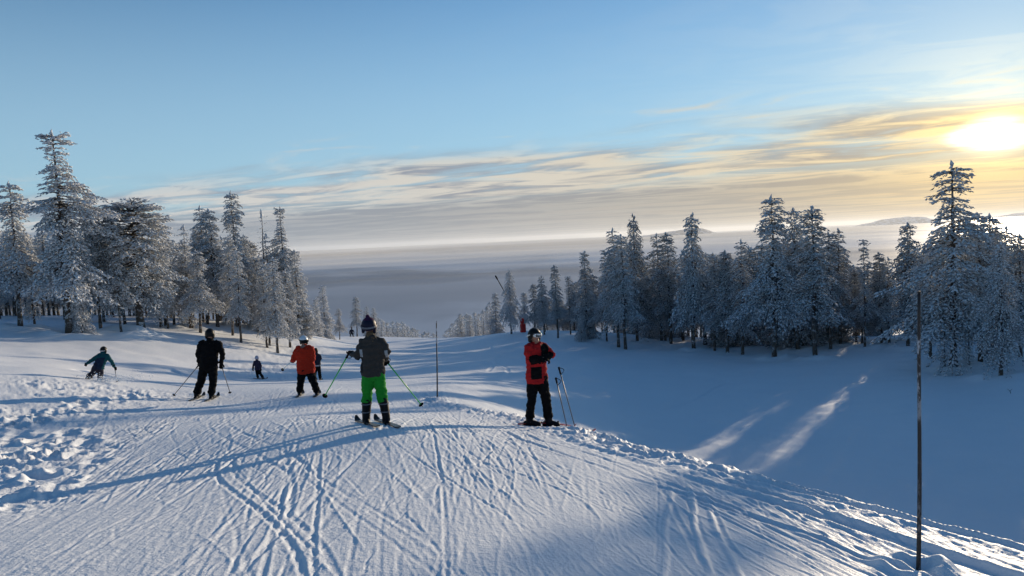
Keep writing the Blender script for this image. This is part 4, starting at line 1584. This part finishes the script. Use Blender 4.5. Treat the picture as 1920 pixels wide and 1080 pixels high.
def ski(label, foot, heading, length, m, group, k=1.0, back=.46, lift=.0, bury=0.0):
    """A ski under a foot: shaped plank with turned-up tip, bindings."""
    h = np.array([heading[0], heading[1]], float)
    h /= np.linalg.norm(h)
    s = np.array([h[1], -h[0]])
    n = 26
    t = np.linspace(0, 1, n)
    d = (t - back) * length
    w = (.052 * k) * (1 - .22 * np.sin(np.pi * np.clip((t - .05) / .83, 0, 1))) * np.clip((1.0 - t) / .06, .12, 1) ** .5 * np.clip(t / .03, .5, 1) ** .5
    X, Y = foot[0] + h[0] * d, foot[1] + h[1] * d
    # rests on the snow it bridges
    gz = ground_z(X, Y)
    co = np.polyfit(d, gz, 2)
    zz = np.polyval(co, d) + .016 + np.clip((t - .90) / .10, 0, 1) ** 2 * .085 * k + lift - bury
    V = []
    for i in range(n):
        for sx, dz in ((-1, 0), (1, 0), (1, .014), (-1, .014)):
            V.append((X[i] + s[0] * w[i] * sx - foot[0], Y[i] + s[1] * w[i] * sx - foot[1], zz[i] + dz - foot[2]))
    F = []
    for i in range(n - 1):
        for q in range(4):
            a, b = i * 4 + q, i * 4 + (q + 1) % 4
            F.append((a, b, b + 4, a + 4))
    F += [(3, 2, 1, 0), tuple((n - 1) * 4 + q for q in range(4))]
    r = thing('ski', label, 'ski', foot, group)
    link('plank', new_mesh('plank', V, F, (m,), smooth=False), r)
    zc = float(np.polyval(co, 0)) + .016 - foot[2] + lift - bury
    for dd in (-.13 * k, .17 * k):
        bm = bmesh.new()
        bmesh.ops.create_cube(bm, size=1)
        bmesh.ops.scale(bm, vec=(.035 * k, .04 * k, .022 * k), verts=bm.verts)
        for v in bm.verts:
            if v.co.z > 0:
                v.co.x *= .7
                v.co.y *= .7
        bmesh.ops.bevel(bm, geom=bm.edges[:], offset=.004 * k, segments=1, affect='EDGES')
        me = bpy.data.meshes.new('binding')
        bm.to_mesh(me)
        bm.free()
        me.materials.append(M_BOOT)
        b = link('binding', me, r, (h[0] * dd, h[1] * dd, zc + .026 * k))
        b.rotation_euler = (0, 0, math.atan2(-h[0], h[1]))
    return r


def footpt(base, j, q):
    x, y = base[0] + j['an' + q].x, base[1] + j['an' + q].y
    return (x, y, float(ground_z(x, y)[0]))


# --- the girl in green trousers
GREEN = fabric('green_fabric', (.018, .25, .026), .12)
TAUPE = fabric('taupe_fabric', (.048, .041, .037), .2)
WHITEF = fabric('white_fabric', (.34, .34, .35), .08)
DARKF = fabric('dark_fabric', (.018, .017, .020), .2)
NAVYH = simple('navy_helmet', (.012, .013, .032), .5, .15, spec=.15)
PURPLE = fabric('purple_fleece', (.055, .016, .050), .3)
HAIR = simple('brown_hair', (.11, .065, .030), .6, .35, 60)
GREENP = simple('green_pole_paint', (.035, .42, .09), .35, .08)


def girl_mat(c, W, j, k):
    idx = np.zeros(len(c))
    for q, p in (('L', (677.5, 662, -.06)), ('R', (724.5, 664, -.06))):
        w = np.array(W(*p))
        dd = np.abs(c - w)
        idx[(dd[:, 0] < .022) & (dd[:, 1] < .12) & (dd[:, 2] < .058)] = 1
    low = np.array(W(677, 684, 0))
    idx[(c[:, 0] < low[0] + .045) & (c[:, 2] < W(677, 671)[2]) & (c[:, 2] > W(677, 698)[2]) & (c[:, 0] > low[0] - .1)] = 2
    return idx


girl, gb, gY, gj, gW, _ = person(
    'child in dark taupe ski jacket, bright green trousers and purple-topped helmet, seen from behind', (705, 794),
    dict(head=(692, 611, 0), neck=(693.5, 629, 0), shL=(681, 640.5, 0), shR=(715.5, 640.5, 0), elL=(669, 669, -.03), wrL=(659.5, 663, .22), elR=(726, 661, -.03), wrR=(721.5, 673, .20),
         pel=(699, 693, 0), hiL=(690.5, 703, 0), hiR=(709.5, 703, 0), knL=(688.5, 737, .05), knR=(715.5, 736, .05), anL=(686.5, 780, 0), anR=(723.8, 779, 0)), 10.4,
    k=.86, chest=(.165, .125), sleeve=(.062, .048), thigh=.088, shin=.076, jacket=(TAUPE, WHITEF, DARKF), trousers=GREEN, helmet=(NAVYH, PURPLE), strap=M_GREYSTRAP, glove=M_BLACK,
    toe=(-.35, .94), face=(.12, 1), vox=.010, jmat=girl_mat, hair=HAIR, knob=True, two=.62, helm_r=.130, gaiter=M_GREYSTRAP, hem=.10)
DARKSKI = simple('dark_ski', (.022, .020, .022), .35, .3, 6)
for q, w_ in (('L', 'left'), ('R', 'right')):
    ski(f'short dark ski under the {w_} boot of the child in green trousers', footpt(gb, gj, q), (-.46, .89), 1.12, DARKSKI, 'skis', .9, back=.50)
ski_pole('bright green ski pole in the left hand of the child in green trousers', at_depth(655, 661, gY + .25), at_depth(607, 746, gY + .75), GREENP, 'ski poles', .85, rad=.010)
ski_pole('bright green ski pole in the right hand of the child in green trousers', at_depth(719.5, 671, gY + .24), at_depth(793, 763, gY + .60), GREENP, 'ski poles', .85, rad=.010)

# --- the man in the red jacket
RED = fabric('red_fabric', (.36, .013, .015), .12)
BLACKH = simple('black_helmet', (.008, .008, .009), .5, .2, spec=.15)


def red_mat(c, W, j, k):
    idx = np.zeros(len(c))
    # black forearms, black shoulder yoke and black pocket panels
    for q in 'LR':
        el, wr = np.array(j['el' + q]), np.array(j['wr' + q])
        t = ((c - el) @ (wr - el)) / ((wr - el) @ (wr - el))
        dd = np.linalg.norm(c - (el + np.clip(t, 0, 1)[:, None] * (wr - el)), axis=1)
        idx[(t > .12) & (dd < .085)] = 1
    p0, p1 = np.array(W(994.5, 686)), np.array(W(1016, 708))
    idx[(c[:, 0] > p0[0]) & (c[:, 0] < p1[0]) & (c[:, 2] < p0[2]) & (c[:, 2] > p1[2]) & (c[:, 1] < .02)] = 1
    s = np.array(W(1021, 655))
    idx[(np.abs(c[:, 0] - s[0]) < .07) & (np.abs(c[:, 2] - s[2]) < .10) & (c[:, 1] < .05)] = 1
    return idx


red, rb, rY, rj, rW, _ = person(
    'man in red jacket with folded arms, looking down, at the edge of the run', (1011, 800),
    dict(head=(1002.5, 630, -.02), neck=(1001.5, 644, 0), shL=(990.5, 650, -.10), shR=(1018.5, 650, .08), elL=(991.5, 676, -.14), wrL=(1015, 673, -.24), elR=(1035.5, 667, -.02), wrR=(1020, 670, -.20),
         pel=(1006.5, 704, 0), hiL=(999, 713, 0), hiR=(1015.5, 713, 0), knL=(997, 749, -.05), knR=(1024.5, 749, 0), anL=(993, 786, 0), anR=(1028.5, 787, 0)), 13.2,
    k=1.0, chest=(.205, .15), sleeve=(.076, .058), thigh=.104, shin=.082, jacket=(RED, M_BLACK), trousers=M_BLACK, helmet=BLACKH, strap=M_STRAP, face=(.62, -.78), toe=(.93, -.36), vox=.011,
    jmat=red_mat, helm_r=.128, hem=.13)
REDSKI = simple('red_ski', (.40, .025, .012), .35, .25, 5)
for q, w_, b_ in (('L', 'right', .04), ('R', 'left', -.02)):
    fp = footpt(rb, rj, q)
    ski(f'red ski half buried in loose snow under the {w_} boot of the man in red', fp, (.99, -.20 if q == 'L' else -.06), 1.40, REDSKI, 'skis', 1.0, back=.40, bury=b_)
pt = on_ground(1064, 12.8)
ski_pole('shorter of two black ski poles stuck in the snow beside the man in red', at_depth(1042, 708, pt[1] - .05), pt - np.array([0, 0, .06]), M_GREY, 'ski poles', rad=.010)
pt = on_ground(1080, 13.0)
ski_pole('taller of two black ski poles stuck in the snow beside the man in red', at_depth(1047.5, 688, pt[1] + .03), pt - np.array([0, 0, .06]), M_GREY, 'ski poles', rad=.010)

# --- the skier in black
blk, bb, bY, bj, bW, _ = person(
    'skier all in black with black helmet, standing with poles out, seen from behind', (383, 749.5),
    dict(head=(394, 626, 0), neck=(393.5, 637, 0), shL=(378.5, 643, 0), shR=(409.5, 643, 0), elL=(371.5, 664, -.03), wrL=(374.5, 682, .17), elR=(417.5, 664, -.03), wrR=(414.5, 681, .12),
         pel=(391, 684, 0), hiL=(383.5, 691, 0), hiR=(399, 691, 0), knL=(376, 716, .05), knR=(399.5, 716, .05), anL=(369, 744, 0), anR=(397, 743, 0)), 19.3,
    k=1.04, chest=(.235, .16), sleeve=(.085, .062), thigh=.118, shin=.098, jacket=M_BLACK, trousers=M_BLACK, helmet=BLACKH, strap=None, face=(.25, 1), vox=.015, helm_r=.122, hem=.10)
for q, w_ in (('L', 'left'), ('R', 'right')):
    ski(f'dark ski under the {w_} boot of the skier all in black', footpt(bb, bj, q), (-.18, .98), 1.6, DARKSKI, 'skis')
pt = hit(324, 746)
ski_pole('dark ski pole slanting out from the left hand of the skier all in black', at_depth(374, 683, bY + .2), pt, M_GREY, 'ski poles', rad=.011)
pt = at_depth(432, 738.5, bY + .5)
ski_pole('dark ski pole in the right hand of the skier all in black', at_depth(414.5, 683, bY + .16), pt, M_GREY, 'ski poles', rad=.011)

# --- orange jacket
ORANGE = fabric('orange_fabric', (.42, .024, .009), .12)
WHITEH = simple('white_helmet', (.66, .68, .70), .3, .08)
PALEB = simple('pale_blue_pole', (.35, .55, .62), .35, .1)
orj, ob, oY, oj, oW, _ = person(
    'skier in puffy orange jacket, black trousers and white helmet, turned to the left', (578, 741.5),
    dict(head=(569, 638.5, 0), neck=(571, 649, 0), shL=(560.5, 654, .03), shR=(582, 653, -.03), elL=(551, 672, .05), wrL=(548.5, 677, .28), elR=(586.5, 672, -.02), wrR=(578, 681, .28),
         pel=(573.5, 690, 0), hiL=(566.5, 697, 0), hiR=(580.5, 697, 0), knL=(564, 716, .05), knR=(588.5, 717, .05), anL=(562, 737, 0), anR=(594, 734.5, 0)), 19.3,
    k=.88, chest=(.245, .19), sleeve=(.095, .07), thigh=.115, shin=.092, jacket=ORANGE, trousers=M_BLACK, helmet=(BLACKH, WHITEH), two=.12, strap=M_BLACK, face=(-.75, .65), toe=(-.2, 1), vox=.015, helm_r=.135, hem=.14, hemflare=1.0)
for q, w_ in (('L', 'left'), ('R', 'right')):
    ski(f'dark ski under the {w_} boot of the skier in the orange jacket', footpt(ob, oj, q), (-.15, .98), 1.35, DARKSKI, 'skis', .9)
pt = at_depth(529, 694, oY + 1.0)
ski_pole('pale blue ski pole pointing forward from the skier in the orange jacket', at_depth(548, 676, oY + .3), pt, PALEB, 'ski poles', .85, rad=.010)

# --- the child behind the orange jacket
NIGHT = fabric('night_blue_fabric', (.014, .016, .030), .2)


def belt_mat(c, W, j, k):
    z = W(594, 685)[2]
    return (np.abs(c[:, 2] - z) < .022).astype(float)


beh, hb, hY, hj, hW, _ = person(
    'skier in dark jacket with pale belt line, partly hidden behind the orange jacket', (596, 712.5),
    dict(head=(592, 657, 0), neck=(593, 662, 0), shL=(588.5, 665.5, 0), shR=(599, 665.5, 0), elL=(586.5, 673, 0), wrL=(588, 679, .15), elR=(601.5, 672.5, 0), wrR=(599, 678, .15),
         pel=(594.5, 684, 0), hiL=(591.5, 687, 0), hiR=(597.5, 687, 0), knL=(591, 697.5, .03), knR=(599, 697.5, .03), anL=(590, 709, 0), anR=(600.2, 709, 0)), 34,
    k=.84, chest=(.165, .125), sleeve=(.062, .05), thigh=.09, shin=.075, jacket=(NIGHT, WHITEF), trousers=M_BLACK, helmet=BLACKH, jmat=belt_mat, vox=.018, helm_r=.125, goggles=False)
for q, w_ in (('L', 'left'), ('R', 'right')):
    ski(f'dark ski under the {w_} boot of the skier hidden behind the orange jacket', footpt(hb, hj, q), (-.12, .99), 1.3, DARKSKI, 'skis', .85)

# --- the child in teal on the bank
TEAL = fabric('teal_fabric', (.006, .065, .080), .15)
NAVY = fabric('navy_fabric', (.010, .022, .048), .2)


def teal_mat(c, W, j, k):
    m = (np.array(j['shL']) + np.array(j['shR'])) / 2
    pz = np.array(j['pel'])
    t = np.clip((c[:, 2] - pz[2]) / (m[2] - pz[2]), 0, 1)
    ax = pz[None] + (m - pz)[None] * t[:, None]
    return ((np.abs(c[:, 0] - ax[:, 0]) < .13) & (t < .86)).astype(float)


tl, tb, tY, tj, tW, _ = person(
    'small skier in teal jacket leaning through a turn on the bank, one arm flung out', (177, 716),
    dict(head=(194.5, 656, .05), neck=(194.3, 663, .02), shL=(187, 666, 0), shR=(200, 667, 0), elL=(174, 674, -.05), wrL=(163.5, 681, -.08), elR=(208.5, 677, .03), wrR=(214, 687, .08),
         pel=(184.5, 688, -.08), hiL=(179.5, 691, -.05), hiR=(187.7, 692, -.05), knL=(172.5, 701.5, .08), knR=(188.6, 704, .08), anL=(165.8, 711, 0), anR=(187.5, 713, 0)), 22.7,
    k=.80, chest=(.165, .125), sleeve=(.070, .052), thigh=.092, shin=.078, jacket=(TEAL, NAVY), trousers=NIGHT, helmet=BLACKH, strap=M_STRAP, face=(.25, 1), toe=(.35, .93), vox=.014, jmat=teal_mat, helm_r=.122, hem=.08)
for q, w_ in (('L', 'left'), ('R', 'right')):
    ski(f'dark ski under the {w_} boot of the small skier in teal', footpt(tb, tj, q), (.40, .91), 1.15, DARKSKI, 'skis', .85, bury=.03)
ski_pole('dark ski pole in the right hand of the small skier in teal', at_depth(214.8, 686.5, tY + .1), at_depth(220, 725, tY + .05), M_GREY, 'ski poles', .8, rad=.010)

# --- the small child further down
PLUM = fabric('plum_fabric', (.040, .028, .050), .2)
PINKH = simple('pale_pink_helmet', (.58, .48, .52), .35, .08)
kd, kb, kY, kj, kW, _ = person(
    'small child in dark plum jacket and pale pink helmet, alone further down the run', (488, 712),
    dict(head=(481.5, 671, 0), neck=(481.5, 675, 0), shL=(477.5, 678, 0), shR=(486, 678, 0), elL=(474.8, 686, 0), wrL=(474.3, 692, .06), elR=(489.2, 686, 0), wrR=(489, 691.5, .06),
         pel=(483, 691.5, 0), hiL=(481.6, 694, 0), hiR=(485.4, 694, 0), knL=(482.6, 702.5, .04), knR=(489.2, 702.5, .04), anL=(483.4, 709.5, 0), anR=(493.2, 709.5, 0)), 36,
    k=.72, chest=(.135, .11), sleeve=(.055, .044), thigh=.075, shin=.064, jacket=PLUM, trousers=M_BLACK, helmet=PINKH, vox=.016, helm_r=.145, goggles=False)
for q, w_ in (('L', 'left'), ('R', 'right')):
    ski(f'dark ski under the {w_} boot of the small child in the plum jacket', footpt(kb, kj, q), (.10, .99), .95, DARKSKI, 'skis', .75)

# --- the figure on the crest
fr, fb, fY, fj, fW, _ = person(
    'tiny dark skier far off on the crest, against the frosted trees', (659.5, 632),
    dict(head=(659.4, 614.8, 0), neck=(659.3, 617, 0), shL=(657, 618.8, 0), shR=(661.8, 618.8, 0), elL=(655.3, 622.5, -.05), wrL=(655.4, 625.5, .1), elR=(663.6, 622.5, -.05), wrR=(663.4, 625.5, .1),
         pel=(659.1, 623.6, -.05), hiL=(658, 624.8, 0), hiR=(660.6, 624.8, 0), knL=(657.3, 627.9, .12), knR=(661.6, 627.9, .12), anL=(656.9, 630.8, 0), anR=(662.2, 630.8, 0)), 112,
    k=.95, chest=(.20, .15), sleeve=(.08, .06), thigh=.11, shin=.09, jacket=NIGHT, trousers=M_BLACK, helmet=BLACKH, vox=.025, goggles=False)
for q, w_ in (('L', 'left'), ('R', 'right')):
    ski(f'dark ski under the {w_} boot of the tiny skier on the crest', footpt(fb, fj, q), (-.05, 1), 1.5, DARKSKI, 'skis')


# ------------------------------------------------------------------ poles, snow lance, spray
def pole_material():
    m, nt, b = mat('weathered_pole')
    tc = nt.node('ShaderNodeTexCoord').outputs['Object']
    n = nt.noise(nt.vm('MULTIPLY', tc, (1, 1, .35)), 22, 4.0, .7)
    z = nt.sep(tc)[2]
    ice = nt.m('MULTIPLY', nt.sstep(n, .50, .60), nt.sstep(z, .7, 1.7, .25, 1.0))
    nt.l.new(nt.mix(ice, c4(.026, .018, .016), c4(.46, .46, .50)), b.inputs['Base Color'])
    b.inputs['Roughness'].default_value = .6
    return m


M_POLE = pole_material()


def marker_pole(label, foot_px, top_px, r, bend):
    p = hit(*foot_px)
    top = at_depth(top_px[0], top_px[1], p[1]) - p
    t = thing('marker_pole', label, 'marker pole', p, 'marker poles along the run')
    s = np.linspace(-.06, 1, 16)
    pts = top[None] * s[:, None] + np.c_[bend * np.sin(s * 5.0) * (1 - .3 * s), 0 * s, 0 * s]
    tube_obj('shaft', pts, r * (1.05 - .35 * s), M_POLE, t, 10)
    tube_obj('cap', [pts[-1], pts[-1] + top * .004, pts[-1] + top * .008], [r * .8, r * .85, r * .5], M_POLE, t, 10)
    return t


marker_pole('tall thin dark pole with icy top planted in the right foreground', (1722, 1074), (1724.5, 550), .0145, .006)
marker_pole('thin dark marker pole at the edge of the run behind the green pole tip', (820, 751), (818.5, 603), .020, .004)

# snow lance with its padded red base
LPAD = simple('red_padding', (.46, .020, .020), .6, .15, 4, .3, 8)
lp_ = on_ground(981, 92)
lt = thing('snow_lance', 'snow-making lance leaning out of a red padded base at the top of the mound', 'snow lance', lp_)
sc_ = 92 / FPX
for i, (z0_, z1_, rr_) in enumerate(((0, 16, 6.0), (16.4, 26.5, 3.9))):
    bm = bmesh.new()
    bmesh.ops.create_cone(bm, cap_ends=True, segments=10, radius1=rr_ * sc_, radius2=rr_ * sc_ * .93, depth=(z1_ - z0_) * sc_)
    bmesh.ops.bevel(bm, geom=[e for e in bm.edges if abs(e.verts[0].co.z - e.verts[1].co.z) < .01], offset=.06, segments=2, affect='EDGES')
    bmesh.ops.translate(bm, vec=((1 - i) * .0 - i * .06, 0, (z0_ + z1_) / 2 * sc_), verts=bm.verts)
    me = bpy.data.meshes.new('padding')
    bm.to_mesh(me)
    bm.free()
    me.materials.append(LPAD)
    link('padding', me, lt)
a_ = at_depth(983, 612, lp_[1] + 1.2) - lp_
b_ = at_depth(930, 519, lp_[1] + 1.2) - lp_
tube_obj('lance_pole', [a_, (a_ + b_) / 2, b_], [.07, .06, .05], M_BLACK, lt)
d_ = (b_ - a_) / np.linalg.norm(b_ - a_)
tube_obj('nozzle_head', [b_ - d_ * .4, b_ - d_ * .3, b_ + d_ * .1, b_ + d_ * .2], [.07, .10, .10, .05], M_BLACK, lt, 10)
tube_obj('post', [np.array([0, 1.2, -.2]), a_], [.11, .10], M_BLACK, lt)


def spray():
    rng = np.random.default_rng(4)
    c = hit(200, 722)
    n = 900
    P = np.c_[rng.normal(.15, .45, n), rng.normal(-.1, .25, n), np.abs(rng.normal(0, .13, n)) * np.exp(-rng.random(n))]
    P[:, 2] += .03
    S = np.repeat(rng.uniform(.006, .018, (n, 1)), 3, 1)
    v, f = clump_mesh(P, rng.normal(0, 1, (n, 3)), S, rng)
    o = link('snow_spray', new_mesh('snow_spray', v, f, (SNOW,), smooth=False), None, c)
    props(o, kind='stuff')


spray()


# a bare twig that pokes out of the shaded slope
def twig():
    p = hit(1896, 739)
    t = thing('twig', 'small bare twig poking out of the shaded snow near the right border', 'twig', p)
    tube_obj('stem', [(0, 0, -.05), (-.05, 0, .10), (-.16, .02, .20)], [.014, .012, .006], BARK, t, 5)
    tube_obj('side_shoot', [(-.05, 0, .10), (.03, .01, .17), (.06, 0, .19)], [.008, .006, .004], BARK, t, 5)


twig()
